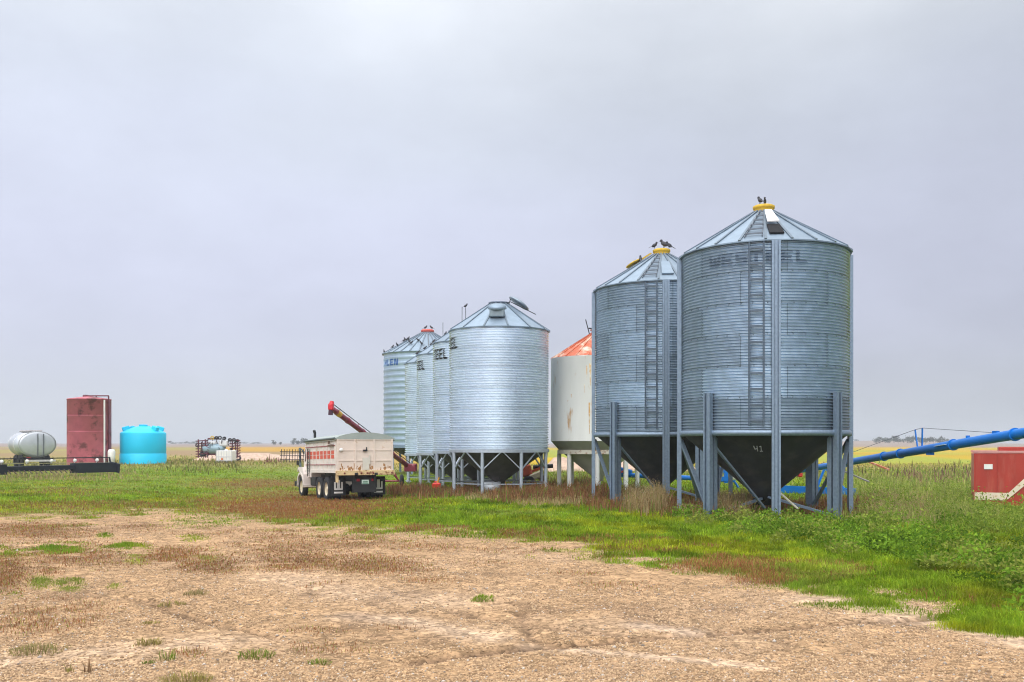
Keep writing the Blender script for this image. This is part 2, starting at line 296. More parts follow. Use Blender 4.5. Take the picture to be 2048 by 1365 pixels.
def build_ground():
    ys = np.concatenate([np.linspace(-40, 5, 10), 6 * np.power(70 / 6., np.linspace(0, 1, 330)), 70 * np.power(9000 / 70., np.linspace(0, 1, 110))[1:]])
    u = np.linspace(-1, 1, 561); u = .62 * u + .38 * u ** 3
    Y, U = np.meshgrid(ys, u, indexing='ij'); X = U * (np.maximum(Y, 0) * 1.25 + 14) + 0 * Y
    Z = ground_z(X, Y)
    veg, bro, grn, px, py = masks(X, Y); dep, pale = rut(X, Y)
    near = sstep(90, 50, Y)
    Z = surf_z(X, Y) - .07 * dep * (Y < 40)
    n1 = fnoise(X, Y, 3.5, 41)[..., None]; n2 = fnoise(X, Y, .6, 43)[..., None]; n3 = fnoise(X, Y, 12, 47)[..., None]
    grav = np.array([.355, .225, .122]) * (.84 + .32 * n2) * (.85 + .30 * n1); dust = np.array([.45, .325, .225])
    dw = np.clip(pale + sstep(.55, .78, fnoise(X, Y, 2.4, 51)) * .25, 0, 1)[..., None]
    c = grav * (1 - dw) + dust * dw
    dark = np.array([.13, .08, .05]); dk = np.clip(dep * 1.1 + .5 * sstep(.62, .8, fnoise(X, Y, 1.1, 53)), 0, 1)[..., None]; c = c * (1 - dk) + dark * dk
    soil_b = np.array([.17, .078, .036]) * (.7 + .6 * n2); soil_g = np.array([.13, .20, .02]) * (.7 + .6 * n2)
    v = veg[..., None]; c = c * (1 - v) + soil_g * v
    soil_b = soil_b * (1 - .35 * (1 - veg))[..., None]; b = np.clip(bro * (.55 + .35 * veg), 0, 1)[..., None]; c = c * (1 - b) + soil_b * b; g = np.clip(grn * .7, 0, 1)[..., None]; c = c * (1 - g) + soil_g * g
    # fields beyond the yard
    far = sstep(66, 84, Y + 7 * (fnoise(X, Y, 20, 57) - .5))[..., None]; s = X / np.maximum(Y, 1)
    yellow = np.array([.40, .27, .018]) * (.8 + .4 * n3); ygreen = np.array([.26, .28, .035]); ochre = np.array([.40, .23, .035]); tan = np.array([.26, .18, .095]); mauve = np.array([.25, .19, .17])
    band = fnoise(X, Y * .35, 40, 61)[..., None]
    right = yellow * (1 - sstep(.45, .62, band)) + ygreen * sstep(.45, .62, band)
    left = tan * (1 - sstep(.5, .6, band)) + np.array([.27, .23, .07]) * sstep(.5, .6, band)
    wr = sstep(-.22, -.02, s + .04 * (n3[..., 0] - .5))[..., None]; fld = left * (1 - wr) + right * wr
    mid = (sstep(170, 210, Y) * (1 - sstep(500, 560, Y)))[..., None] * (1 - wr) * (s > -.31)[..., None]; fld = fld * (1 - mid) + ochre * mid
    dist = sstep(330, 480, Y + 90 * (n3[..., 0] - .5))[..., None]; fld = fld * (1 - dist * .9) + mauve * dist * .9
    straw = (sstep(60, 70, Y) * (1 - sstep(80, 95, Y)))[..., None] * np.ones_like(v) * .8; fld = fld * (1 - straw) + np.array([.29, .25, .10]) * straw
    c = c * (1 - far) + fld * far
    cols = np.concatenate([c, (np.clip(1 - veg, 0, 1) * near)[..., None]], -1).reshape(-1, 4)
    ny, nu = Y.shape; V = np.stack([X, Y, Z], -1).reshape(-1, 3)
    i = np.arange(ny - 1)[:, None] * nu + np.arange(nu - 1)[None, :]; q = np.stack([i, i + 1, i + nu + 1, i + nu], -1).reshape(-1)
    m = bpy.data.materials.new('ground_cover'); m.use_nodes = True; nt = m.node_tree; N = nt.nodes; L = nt.links; bs = N['Principled BSDF']; bs.inputs['Roughness'].default_value = .95; bs.inputs['Specular IOR Level'].default_value = .1
    at = N.new('ShaderNodeAttribute'); at.attribute_name = 'col'; tc = N.new('ShaderNodeTexCoord')
    vo = N.new('ShaderNodeTexVoronoi'); vo.inputs['Scale'].default_value = 26; L.new(tc.outputs['Object'], vo.inputs['Vector'])
    vo2 = N.new('ShaderNodeTexVoronoi'); vo2.inputs['Scale'].default_value = 11; L.new(tc.outputs['Object'], vo2.inputs['Vector'])
    sp = N.new('ShaderNodeSeparateColor'); L.new(vo.outputs['Color'], sp.inputs[0]); sp2 = N.new('ShaderNodeSeparateColor'); L.new(vo2.outputs['Color'], sp2.inputs[0])
    a = N.new('ShaderNodeMath'); a.operation = 'ADD'; L.new(sp.outputs[0], a.inputs[0]); L.new(sp2.outputs[1], a.inputs[1])
    mr = N.new('ShaderNodeMapRange'); mr.inputs['From Max'].default_value = 2; mr.inputs['To Min'].default_value = .38; mr.inputs['To Max'].default_value = 1.62; L.new(a.outputs[0], mr.inputs['Value'])
    mx = N.new('ShaderNodeMix'); mx.data_type = 'FLOAT'; mx.inputs['A'].default_value = 1; L.new(at.outputs['Alpha'], mx.inputs[0]); L.new(mr.outputs[0], mx.inputs['B'])
    no = N.new('ShaderNodeTexNoise'); no.inputs['Scale'].default_value = 3; no.inputs['Detail'].default_value = 8; L.new(tc.outputs['Object'], no.inputs['Vector'])
    m2 = N.new('ShaderNodeMapRange'); m2.inputs['From Min'].default_value = .3; m2.inputs['From Max'].default_value = .7; m2.inputs['To Min'].default_value = .8; m2.inputs['To Max'].default_value = 1.2; L.new(no.outputs['Fac'], m2.inputs['Value'])
    pr = N.new('ShaderNodeMath'); pr.operation = 'MULTIPLY'; L.new(mx.outputs[0], pr.inputs[0]); L.new(m2.outputs[0], pr.inputs[1])
    sc = N.new('ShaderNodeVectorMath'); sc.operation = 'SCALE'; L.new(at.outputs['Color'], sc.inputs[0]); L.new(pr.outputs[0], sc.inputs['Scale']); L.new(sc.outputs[0], bs.inputs['Base Color'])
    bp = N.new('ShaderNodeBump'); bp.inputs['Distance'].default_value = .025; bp.inputs['Strength'].default_value = .35; bp.invert = True; L.new(vo.outputs['Distance'], bp.inputs['Height']); L.new(bp.outputs[0], bs.inputs['Normal'])
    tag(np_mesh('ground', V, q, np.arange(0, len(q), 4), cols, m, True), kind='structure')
build_ground()

# ------------------------------------------------------------------ grain bins
GALV_D = mat('weathered_galvanised_steel', (.33, .415, .51), .38, .82, .14, 5, 0, 60, attr='tone')
GALV_L = mat('bright_galvanised_steel', (.64, .725, .83), .42, .75, .05, 3, 0, 40, attr='tone')
GALV_R = mat('galvanised_roof_sheet', (.24, .31, .385), .48, .62, .1, 4, .1, 30, attr='tone')
GALV_P = mat('galvanised_post', (.215, .28, .36), .48, .65, .16, 14, .1, 60)
GALV_W = mat('pale_galvanised_leg', (.44, .49, .56), .45, .6, .08, 10)
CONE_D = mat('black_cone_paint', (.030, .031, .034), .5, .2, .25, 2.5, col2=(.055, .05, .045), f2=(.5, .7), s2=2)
CONE_B = mat('dark_brown_cone_steel', (.075, .066, .060), .55, .3, .2, 3)
YEL = mat('yellow_cap_paint', (.58, .37, .03), .6, 0, .2, 10)
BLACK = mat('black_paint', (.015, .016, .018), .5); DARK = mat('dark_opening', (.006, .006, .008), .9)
RUB = mat('tyre_rubber', (.022, .022, .024), .85, 0, .2, 20)
WHITE = mat('white_paint', (.74, .73, .70), .5, 0, .06, 5)

def radial(R_, ang, z): return Vector((R_ * math.cos(ang), R_ * math.sin(ang), z))
def corr(R_, amp, z0, z1, n): return lambda z: R_ + amp * (math.cos(2 * math.pi * n * (z - z0) / (z1 - z0)) + .22 * math.cos(4 * math.pi * n * (z - z0) / (z1 - z0)))
def wall_mesh(rf, z0, z1, n, tiers, panels, seed, spread, seg=132, sub=8, dark=None, bolts=False, seams=True):
    r = random.Random(seed); T = {}
    prof = [(rf(z0 + (z1 - z0) * k / (n * sub)), z0 + (z1 - z0) * k / (n * sub)) for k in range(n * sub + 1)]
    def tone(i, k):
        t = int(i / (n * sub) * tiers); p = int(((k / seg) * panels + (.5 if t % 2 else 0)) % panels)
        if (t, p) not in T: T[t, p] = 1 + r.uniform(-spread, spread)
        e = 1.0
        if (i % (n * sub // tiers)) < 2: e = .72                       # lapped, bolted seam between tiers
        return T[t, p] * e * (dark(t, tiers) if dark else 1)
    b = MB().lathe(prof, seg, tone=tone)
    b.cur = .5
    for t in range(tiers):                                               # upright lapped seams, staggered tier by tier
        for p in range(panels if seams else 0):
            a = 2 * math.pi * (p + (.5 if t % 2 else 0)) / panels; za = z0 + (z1 - z0) * t / tiers; zb = z0 + (z1 - z0) * (t + 1) / tiers
            patch(b, rf, [(a, za), (a + .018 / rf(za), za), (a + .018 / rf(za), zb), (a, zb)], .006, 1, n // tiers * sub)
    b.cur = .3
    if bolts:
        for t in range(1, tiers):
            for k in range(42): a = 2 * math.pi * (k + r.uniform(-.1, .1)) / 42; z = z0 + (z1 - z0) * t / tiers + .02; b.box(radial(rf(z) + .008, a, z), (.03, .03, .03))
    return b
def patch(b, rf, q, off, nu=2, nv=24):
    """quad with corners (angle, z) laid on a wall of radius rf(z), standing off by off"""
    vs = []; fs = []
    for j in range(nv + 1):
        for i in range(nu + 1):
            s, t = i / nu, j / nv
            a = (q[0][0] * (1 - s) + q[1][0] * s) * (1 - t) + (q[3][0] * (1 - s) + q[2][0] * s) * t
            z = (q[0][1] * (1 - s) + q[1][1] * s) * (1 - t) + (q[3][1] * (1 - s) + q[2][1] * s) * t
            vs.append(radial(rf(z) + off, a, z))
    for j in range(nv):
        for i in range(nu): k = j * (nu + 1) + i; fs.append((k, k + 1, k + nu + 2, k + nu + 1))
    b.add(vs, fs, True)
GLYPH = {'E': [(0, 0, .24, 0, .24, 1, 0, 1), (.24, 0, .85, 0, .85, .19, .24, .19), (.24, .41, .75, .41, .75, .59, .24, .59), (.24, .81, .85, .81, .85, 1, .24, 1)],
         'L': [(0, 0, .24, 0, .24, 1, 0, 1), (.24, 0, .85, 0, .85, .19, .24, .19)], 'T': [(.30, 0, .54, 0, .54, .81, .30, .81), (0, .81, .85, .81, .85, 1, 0, 1)],
         'N': [(0, 0, .22, 0, .22, 1, 0, 1), (.66, 0, .88, 0, .88, 1, .66, 1), (.45, 0, .66, 0, .43, 1, .22, 1)],
         'S': [(0, 0, .85, 0, .85, .19, 0, .19), (0, .41, .85, .41, .85, .59, 0, .59), (0, .81, .85, .81, .85, 1, 0, 1), (.62, .19, .85, .19, .85, .41, .62, .41), (0, .59, .24, .59, .24, .81, 0, .81)],
         'W': [(.1, 0, .3, 0, .2, 1, 0, 1), (.3, 0, .45, .0, .6, .8, .42, .8), (.55, 0, .7, 0, .58, .8, .42, .8), (.7, 0, .9, 0, 1, 1, .8, 1)],
         'H': [(0, 0, .24, 0, .24, 1, 0, 1), (.62, 0, .86, 0, .86, 1, .62, 1), (.24, .4, .62, .4, .62, .6, .24, .6)]}
def lettering(rf, text, a_start, z, h, w, Rr, off=.006, gap=1.12):
    off += .007
    b = MB(); a = a_start
    for ch in text:
        for q in GLYPH[ch]: patch(b, rf, [(a + q[2 * k] * w / Rr, z + q[2 * k + 1] * h) for k in range(4)], off, 3, max(14, int(76 * abs(q[5] - q[1]))))
        a += w * gap / Rr
    return b
def roof_mesh(Rr, z0, z1, rc, n, off, rib=.03, lip=.05, over=.1):
    b = MB(); r = random.Random(n + int(Rr * 100))
    prof = [(Rr - .02, z0 - lip - .012), (Rr + over, z0 - lip), (Rr + over, z0 - lip + .035), (rc, z1)]
    M = Matrix.Rotation(off, 3, 'Z'); T = [1 + r.uniform(-.1, .1) for _ in range(n)]
    b.lathe(prof, n, M=M, smooth=False, tone=lambda i, k: T[k] * (.8 if i < 2 else 1))
    b.cur = .62
    for k in range(n):
        a = off + 2 * math.pi * k / n; b.bar(radial(Rr + over - .01, a, z0 - lip + .05), radial(rc, a, z1 + .015), rib * 1.3, rib * 2.2, up=radial(1, a, 0).cross(Vector((0, 0, 1))))
    return b
def channel(b, a, Rr, z0, z1, w, d):
    """upright rolled post with two outward lips, at angle a on radius Rr"""
    t = Vector((-math.sin(a), math.cos(a), 0)); o = radial(1, a, 0)
    M = Matrix((t, o, Vector((0, 0, 1)))).transposed()
    for u, dd, ww, dp in ((0, d * .25, w * .62, d * .5), (-w * .36, d * .5, w * .2, d), (w * .36, d * .5, w * .2, d), (0, d * .62, w * .24, d * .22)):
        b.box(o * (Rr + dd) + t * u + Vector((0, 0, (z0 + z1) / 2)), (ww, dp, z1 - z0), M)
    return b

def big_bin(cx, half, Rr, label, post0, rib0, ladder_at, hatch_open, seed, letters):
    tanp = (cx - 1024) / F; a = half / (F * (1 + tanp ** 2)); d = Rr / math.sin(a); Y = d / math.sqrt(1 + tanp ** 2); X = tanp * Y
    g = gz(X, Y); root = thing('hopper_bin', label, 'grain bin', (X, Y, g), group='weathered grain bins on tall posts')
    toc = math.atan2(-Y, -X); A = lambda psi: toc + R(psi)                      # psi > 0: towards the right of the photograph
    z0, z1, zt = 2.46, 7.52, 8.80; n = 60; rf = corr(Rr, .025, z0, z1, n)
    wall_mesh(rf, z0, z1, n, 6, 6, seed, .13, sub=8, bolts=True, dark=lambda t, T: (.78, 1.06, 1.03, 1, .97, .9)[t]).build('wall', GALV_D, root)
    MB().lathe([(Rr - .02, z0 - .16), (Rr + .07, z0 - .16), (Rr + .07, z0 - .03), (Rr + .03, z0), (Rr - .02, z0)], 96).build('ring_beam', GALV_P, root)
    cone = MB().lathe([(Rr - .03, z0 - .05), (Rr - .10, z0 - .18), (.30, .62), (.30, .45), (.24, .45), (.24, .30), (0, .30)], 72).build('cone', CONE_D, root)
    rm = roof_mesh(Rr, z1 + .03, zt, .34, 22, A(rib0)); roof = rm.build('roof', GALV_R, root)
    sl = Vector((0, 0, 0))
    def on_roof(psi, t, lift=0.):                                               # t: 0 eave .. 1 cap
        rr = (Rr + .1) * (1 - t) + .34 * t; zz = (z1 + .015) * (1 - t) + zt * t; return radial(rr * math.cos(R(8.18)) + .0, A(psi), zz) + radial(.46, A(psi), .88) * lift
    st = MB()
    for k in range(6):
        t = .15 + k * .15; p0, p1 = on_roof(rib0 - 14.6, t, .06), on_roof(rib0 - 1.8, t, .06); st.bar(p0, p1, .04, .04)
    for q in (-14.2, -2.2): st.bar(on_roof(rib0 + q, .08, .035), on_roof(rib0 + q, .93, .035), .025, .02)
    st.build('roof_ladder', mat('dark_step_steel', (.13, .15, .18), .5, .5), roof)
    hb = MB(); ctr = rib0 + 8.2
    def panel(t0, t1, w, lift, th):
        a0, a1 = on_roof(ctr - w, t0, lift), on_roof(ctr + w, t0, lift); b0, b1 = on_roof(ctr - w * 1.25, t1, lift), on_roof(ctr + w * 1.25, t1, lift)
        up = radial(.46, A(ctr), .88) * th; vs = [a0, a1, b1, b0, a0 + up, a1 + up, b1 + up, b0 + up]
        return vs, [(0, 3, 2, 1), (4, 5, 6, 7), (0, 1, 5, 4), (1, 2, 6, 5), (2, 3, 7, 6), (3, 0, 4, 7)]
    if hatch_open:
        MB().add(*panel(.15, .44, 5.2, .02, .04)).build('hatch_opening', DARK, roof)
        MB().add(*panel(.44, .84, 6.0, .12, .035)).build('hatch_lid', mat('pale_hatch_lid', (.78, .77, .78), .5, .0), roof)
    else: MB().add(*panel(.17, .62, 5.6, .03, .035)).build('hatch_lid', GALV_R, roof)
    cap = MB().lathe([(.31, zt - .02), (.285, zt + .10), (.31, zt + .12), (.315, zt + .19), (.26, zt + .22), (0, zt + .24)], 28).build('cap', YEL, root)
    if not hatch_open:                                                          # cap lid thrown back on the far left slope, with its hinge arm
        pl = on_roof(-92, .72, .10); Mx = Matrix.Rotation(toc + R(-92), 3, 'Z') @ Matrix.Rotation(R(28), 3, 'Y')
        MB().lathe([(0, 0), (.31, 0), (.32, .04), (.2, .07), (0, .08)], 24, c=pl, M=Mx).bar(pl, radial(.36, A(-92), zt + .1), .05).build('lid', YEL, cap)
    for k in range(8):                                                          # tall and short posts in turn
        a_ = A(post0 + 45 * k)
        b = MB(); full = k % 2 == 0
        channel(b, a_, Rr + .02, -.1, z1 - .02 if full else z0 + 1.02, .25, .12 if full else .14)
        if not full: channel(b, a_, Rr - .16, -.1, z0 - .16, .26, .13)
        b.box(radial(Rr + .05, a_, .02), (.45, .45, .03), Matrix.Rotation(a_, 3, 'Z'))
        b.build('post', GALV_P, root)
    for ps0, ps1 in ((-90, -45), (90, 45), (90, 135), (-90, -135)):
        MB().bar(radial(Rr + .03, A(post0 + ps0), z0 - .25), radial(Rr + .0, A(post0 + ps1), .1), .11, .05).build('brace', GALV_P, root)
    MB().bar(radial(Rr, A(post0 - 45), z0 - .3), radial(.6, A(post0 - 6), .25), .1, .05).build('brace', GALV_P, root)
    MB().bar(radial(Rr + .02, A(post0 + 45), .12), radial(.3, A(post0 + 20), .55), .1, .06).bar(radial(Rr - .1, A(post0 - 45), .1), radial(.3, A(post0 - 20), .5), .1, .06).build('chute_support', GALV_P, root)
    lad = MB(); la = A(ladder_at); t = Vector((-math.sin(la), math.cos(la), 0)); o = radial(1, la, 0)
    for s_ in (-1, 1): lad.bar(o * (Rr + .11) + t * .19 * s_ + Vector((0, 0, z0 + .1)), o * (Rr + .11) + t * .19 * s_ + Vector((0, 0, z1 - .05)), .045, .03)
    for k in range(12): z = z0 + .25 + k * .42; lad.bar(o * (Rr + .11) - t * .19 + Vector((0, 0, z)), o * (Rr + .11) + t * .19 + Vector((0, 0, z)), .035, .055)
    for k in range(6): z = z0 + .2 + k * .92; lad.bar(o * (Rr + .0) - t * .19 + Vector((0, 0, z)), o * (Rr + .11) - t * .19 + Vector((0, 0, z)), .03).bar(o * Rr + t * .19 + Vector((0, 0, z)), o * (Rr + .11) + t * .19 + Vector((0, 0, z)), .03)
    lad.build('ladder', mat('ladder_steel', (.09, .12, .16), .5, .5), root)
    if letters:
        lettering(rf, 'WESTEEL', A(-38), z1 - .60, .32, .36, Rr, .004).build('lettering', mat('faded_lettering', (.17, .225, .30), .48, .65), root)
        nm = MB(); cz = lambda z: .30 + (Rr - .40) * (z - .62) / (z0 - .80)
        for (u0, w0, u1, w1) in ((-.13, .2, -.10, .08), (-.10, .08, .0, .10), (-.01, .2, 0, 0), (.08, .17, .13, .2), (.13, .2, .14, .0), (.08, .0, .2, .0)):
            a0, a1 = A(-5) + u0 * .6 / 1.6, A(-5) + u1 * .6 / 1.6; v0, v1 = 1.88 + w0 * .7, 1.88 + w1 * .7; nm.bar(radial(cz(v0) + .025, a0, v0), radial(cz(v1) + .025, a1, v1), .018)
        nm.build('painted_number', mat('chalk_paint', (.42, .43, .44), .8), cone)
    return root, (X, Y, g), A, zt
bin1 = big_bin(1527.5, 167, 2.35, 'largest grain bin of all, open roof hatch, black cone, nearest the camera', 7.5, 1.2, -4.4, True, 3, True)
bin2 = big_bin(1323, 133, 2.35, 'second tall weathered bin with yellow lid thrown back on its roof, half hidden', 3.5, -2.3, -8.0, False, 5, False)

BIRD_MAT = mat('bird_feathers', (.035, .036, .045), .6, 0, .3, 20)
def row_bin(cx, left, Y, zring, zeave, ztop, label, seed, text, t_ang, hatch, Rr=None, n=48):
    Rr = Rr or abs(cx - left) / F * Y; X = (cx - 1024) / F * Y; g = gz(X, Y)
    root = thing('hopper_bin', label, 'grain bin', (X, Y, g), group='row of bright galvanised grain bins'); toc = math.atan2(-Y, -X); A = lambda psi: toc + R(psi)
    z0, z1, zt = zring - g, zeave - g, ztop - g; rf = corr(Rr, .033, z0 + .12, z1, n)
    wall_mesh(rf, z0 + .12, z1, n, 6, 5, seed, .045, seg=120, sub=8, seams=False).build('wall', GALV_L, root)
    MB().lathe([(Rr - .03, z0), (Rr + .05, z0), (Rr + .05, z0 + .12), (Rr - .03, z0 + .12)], 96, smooth=False).build('ring_beam', GALV_W, root)
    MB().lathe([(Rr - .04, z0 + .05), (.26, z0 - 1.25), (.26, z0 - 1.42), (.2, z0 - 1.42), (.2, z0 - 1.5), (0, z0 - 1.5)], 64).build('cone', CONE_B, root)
    roof = roof_mesh(Rr, z1 + .03, zt, .42, 14, A(9.6), .03, .06, .1).build('roof', GALV_R, root)
    MB().lathe([(.40, zt - .03), (.46, zt + .02), (.46, zt + .07), (.40, zt + .07), (.38, zt + .0), (0, zt + .0)], 24).build('cap', mat('dark_cap_rim', (.12, .15, .2), .5, .5), roof)
    def on_roof(psi, t, lift=0.): rr = (Rr + .1) * (1 - t) + .42 * t; zz = z1 * (1 - t) + zt * t; return radial(rr * .975, A(psi), zz) + radial(.48, A(psi), .87) * lift
    # hooded roof vent
    c0 = on_roof(-3, .42, 0); o = radial(1, A(-3), 0); t = Vector((-math.sin(A(-3)), math.cos(A(-3)), 0)); Mx = Matrix((t, o, Vector((0, 0, 1)))).transposed()
    MB().box(c0 + Vector((0, 0, .10)) + o * .10, (.62, .4, .34), Mx, .03).build('vent', mat('vent_steel', (.20, .25, .28), .5, .5), roof)
    MB().lathe([(.0, .22), (.22, .20), (.36, .12), (.40, .0), (.36, -.03), (0, -.03)], 24, c=c0 + Vector((0, 0, .30)) + o * .02, M=Mx @ Matrix.Rotation(R(-14), 3, 'X')).build('vent_hood', GALV_R, roof)
    if hatch:                                                                   # round lid swung up on its arm
        lp = radial(.88, A(96), zt + .06); Ml = Matrix.Rotation(A(92), 3, 'Z') @ Matrix.Rotation(R(34), 3, 'Y')
        MB().lathe([(0, -.04), (.50, -.04), (.50, .03), (.3, .10), (0, .12)], 28, c=lp, M=Ml).build('lid', mat('lid_steel', (.24, .29, .34), .45, .6), roof)
        MB().tube(radial(.5, A(96), zt + .12), radial(1.62, A(95), zt - .42), .018).tube(radial(.44, A(80), zt), radial(.5, A(90), zt + .22), .02).build('lid_arm', BLACK, roof)
    else:
        MB().tube(on_roof(-70, .8), on_roof(-70, .8) + Vector((0, 0, .85)), .022).tube(on_roof(-70, .8) + Vector((0, 0, .8)), on_roof(-40, .62), .014).build('lid_lever', mat('lever_steel', (.2, .22, .25), .5, .5), roof)
    for k in range(8):
        a_ = A(3.5 + 22.5 + 45 * k); b = MB(); b.tube(radial(Rr - .02, a_, -.1), radial(Rr - .02, a_, z0), .075, n=14).box(radial(Rr - .02, a_, .01), (.3, .3, .03)); b.build('leg', GALV_W, root)
        zj = z0 - .72
        b = MB()
        for s_ in (-1, 1): b.bar(radial(Rr - .02, a_, zj), radial(Rr * .985, a_ + R(21 * s_), z0 + .01), .06, .04)
        b.build('brace', GALV_W, root)
    tie = MB()
    for k in range(8): a_ = A(3.5 + 22.5 + 45 * k); tie.bar(radial(Rr - .02, a_, z0 - 1.32), radial(Rr - .02, a_ + R(45), z0 - 1.32), .06, .05)
    tie.build('tie_rail', mat('tie_rail_steel', (.30, .33, .37), .5, .5), root)
    if text: lettering(rf, text, A(t_ang), z1 - .86, .50, .30, Rr, .004, 1.14).build('lettering', BLACK, root)
    return root, (X, Y, g), A, (Rr, z1, zt)
binA = row_bin(998, 900, 41.5, 1.69, 6.95, 8.15, 'bright galvanised grain bin with round lid swung open, nearest of its row', 11, 'EEL', -82, True)
binB = row_bin(953.5, 867, 46.8, 1.58, 6.95, 8.15, 'bright galvanised bin lettered TEEL, second of its row from the camera', 12, 'TEEL', -76, False)
binC = row_bin(912, 834.5, 52.9, 1.42, 6.93, 8.15, 'bright galvanised bin lettered EEL under roosting birds, third of its row', 13, 'EEL', -78, False)
binD = row_bin(880.5, 811, 58.5, 1.32, 6.93, 8.15, 'farthest galvanised bin of its row, without lettering, birds on its ridge', 14, None, 0, False)

def far_bin():
    cx, Y = 855, 72.; Rr = 87 / F * Y; X = (cx - 1024) / F * Y; g = gz(X, Y); root = thing('hopper_bin', 'wide blue grey bin lettered LEN in blue, red cap, behind the bright row', 'grain bin', (X, Y, g))
    toc = math.atan2(-Y, -X); A = lambda p: toc + R(p); z0, z1, zt = 1.92 - g, 8.75 - g, 10.42 - g; n = 16; rf = corr(Rr, .014, z0, z1, n)
    wall_mesh(rf, z0, z1, n, 16, 7, 21, .05, seg=120, sub=14, seams=False).build('wall', mat('bluish_galvanised_steel', (.37, .46, .55), .45, .65, .08, 3, attr='tone'), root)
    MB().lathe([(Rr - .03, z0 - .2), (Rr + .08, z0 - .2), (Rr + .08, z0), (Rr - .03, z0)], 72, smooth=False).build('ring_beam', GALV_P, root)
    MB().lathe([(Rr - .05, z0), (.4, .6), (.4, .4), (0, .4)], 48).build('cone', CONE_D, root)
    roof = roof_mesh(Rr, z1 + .03, zt, .5, 30, A(2), .04, .06, .14).build('roof', GALV_R, root)
    MB().lathe([(.5, zt - .05), (.46, zt + .08), (.5, zt + .1), (.5, zt + .2), (.4, zt + .26), (0, zt + .27)], 24).build('cap', mat('red_cap_paint', (.55, .10, .08), .5), roof)
    for k in range(12): MB().bar(radial(Rr, A(10 + 30 * k), -.1), radial(Rr, A(10 + 30 * k), z0), .16, .12).build('leg', GALV_P, root)
    ba = MB(); blue = mat('blue_lettering', (.02, .09, .30), .5)
    lettering(rf, 'HLEN', A(-73), z1 - .96, .46, .44, Rr, .008).build('lettering', blue, root)
    q = MB(); patch(q, rf, [(A(-93), z1 - 1.0), (A(-60), z1 - 1.0), (A(-60), z1 - .46), (A(-93), z1 - .46)], .003, 8, 30); q.build('lettering_panel', mat('pale_blue_paint', (.30, .42, .62), .5), root)
    return root, (X, Y, g), A, (Rr, z1, zt)
binE = far_bin()

def white_bin():
    cx, Y = 1196, 43.5; Rr = 94 / F * Y; X = (cx - 1024) / F * Y; g = gz(X, Y)
    root = thing('hopper_bin', 'smooth white hopper bin with red rusted roof behind the weathered bins', 'grain bin', (X, Y, g)); toc = math.atan2(-Y, -X); A = lambda p: toc + R(p)
    z0, z1, zt = 2.18 - g, 5.93 - g, 7.10 - g; Rr2 = 1.80
    wm = mat('white_bin_paint', (.84, .84, .81), .45, 0, .04, 2, col2=(.55, .28, .06), f2=(.60, .72), s2=1.3, stretch=(1.6, 1.6, .35))
    MB().lathe([(Rr, z0), (Rr, z1 - .04), (Rr + .02, z1 - .02), (Rr, z1)], 96).build('wall', wm, root)
    b = MB(); rr = random.Random(9)
    for psi, y0, y1, w in ((-9, 728, 772, .11), (-13, 732, 760, .06), (-5, 726, 790, .07), (-10, 806, 868, .10), (-7, 800, 840, .05), (-33, 788, 796, .05), (-38, 800, 804, .05), (6, 735, 800, .09), (14, 810, 860, .08), (-16, 770, 786, .05)):
        zt_, zb = P(0, y0, 41.6).z - g, P(0, y1, 41.6).z - g; a_ = A(psi)
        for k in range(5):
            u0, u1 = k / 5, (k + 1) / 5; w0, w1 = w * (1 - u0 * .8) * rr.uniform(.6, 1.2), w * (1 - u1 * .8) * rr.uniform(.6, 1.2); q0, q1 = zt_ + (zb - zt_) * u0, zt_ + (zb - zt_) * u1
            patch(b, lambda z: Rr, [(a_ - w0 / 2 / Rr, q0), (a_ + w0 / 2 / Rr, q0), (a_ + w1 / 2 / Rr, q1), (a_ - w1 / 2 / Rr, q1)], .003, 1, 2)
    b.build('rust_runs', mat('orange_rust_run', (.60, .36, .12), .7, 0, .3, 9, col2=(.72, .66, .55), f2=(.45, .6), s2=6), root)
    MB().lathe([(Rr, z0), (Rr2, z0 - .40)], 96).build('lower_cone', mat('olive_white_paint', (.30, .30, .24), .5, 0, .15, 3), root)
    MB().lathe([(Rr2 - .1, z0 - .58), (Rr2 + .06, z0 - .58), (Rr2 + .06, z0 - .40), (Rr2 - .1, z0 - .40)], 96, smooth=False).build('ring_beam', mat('rust_stained_white', (.68, .64, .54), .5, 0, .1, 4, col2=(.34, .15, .06), f2=(.55, .66), s2=3.5), root)
    MB().lathe([(Rr2 - .12, z0 - .5), (.25, .55), (.25, .35), (0, .35)], 72).build('cone', mat('grey_white_cone_paint', (.50, .48, .42), .5, 0, .1, 2), root)
    rustm = mat('rusted_red_roof', (.66, .57, .45), .6, .0, .15, 5, col2=(.45, .10, .04), f2=(.36, .52), s2=1.5, stretch=(1, 1, .6))
    b = MB().lathe([(Rr - .02, z1 - .02), (Rr + .03, z1), (.3, zt)], 24, smooth=False); b.cur = .8
    for k in range(24): a_ = A(4 + 15 * k); b.bar(radial(Rr, a_, z1 + .03), radial(.3, a_, zt + .03), .03, .03)
    roof = b.build('roof', rustm, root)
    MB().lathe([(.3, zt - .05), (.3, zt + .12), (.36, zt + .14), (.34, zt + .2), (0, zt + .24)], 24).build('cap', rustm, roof)
    MB().tube(radial(.45, A(-60), zt - .05), radial(.5, A(-62), zt + .62) + Vector((-.12, 0, 0)), .022).tube(radial(.48, A(-62), zt + .22), radial(.1, A(-20), zt + .2), .03).build('lid_lever', BLACK, roof)
    for k in range(8): MB().tube(radial(Rr2 - .02, A(-46 + 45 * k), -.1), radial(Rr2 - .02, A(-46 + 45 * k), z0 - .58), .10, n=14).build('leg', mat('white_leg_paint', (.74, .74, .72), .5, 0, .08, 3), root)
    return root, (X, Y, g), A, (Rr, z1, zt)
binW = white_bin()

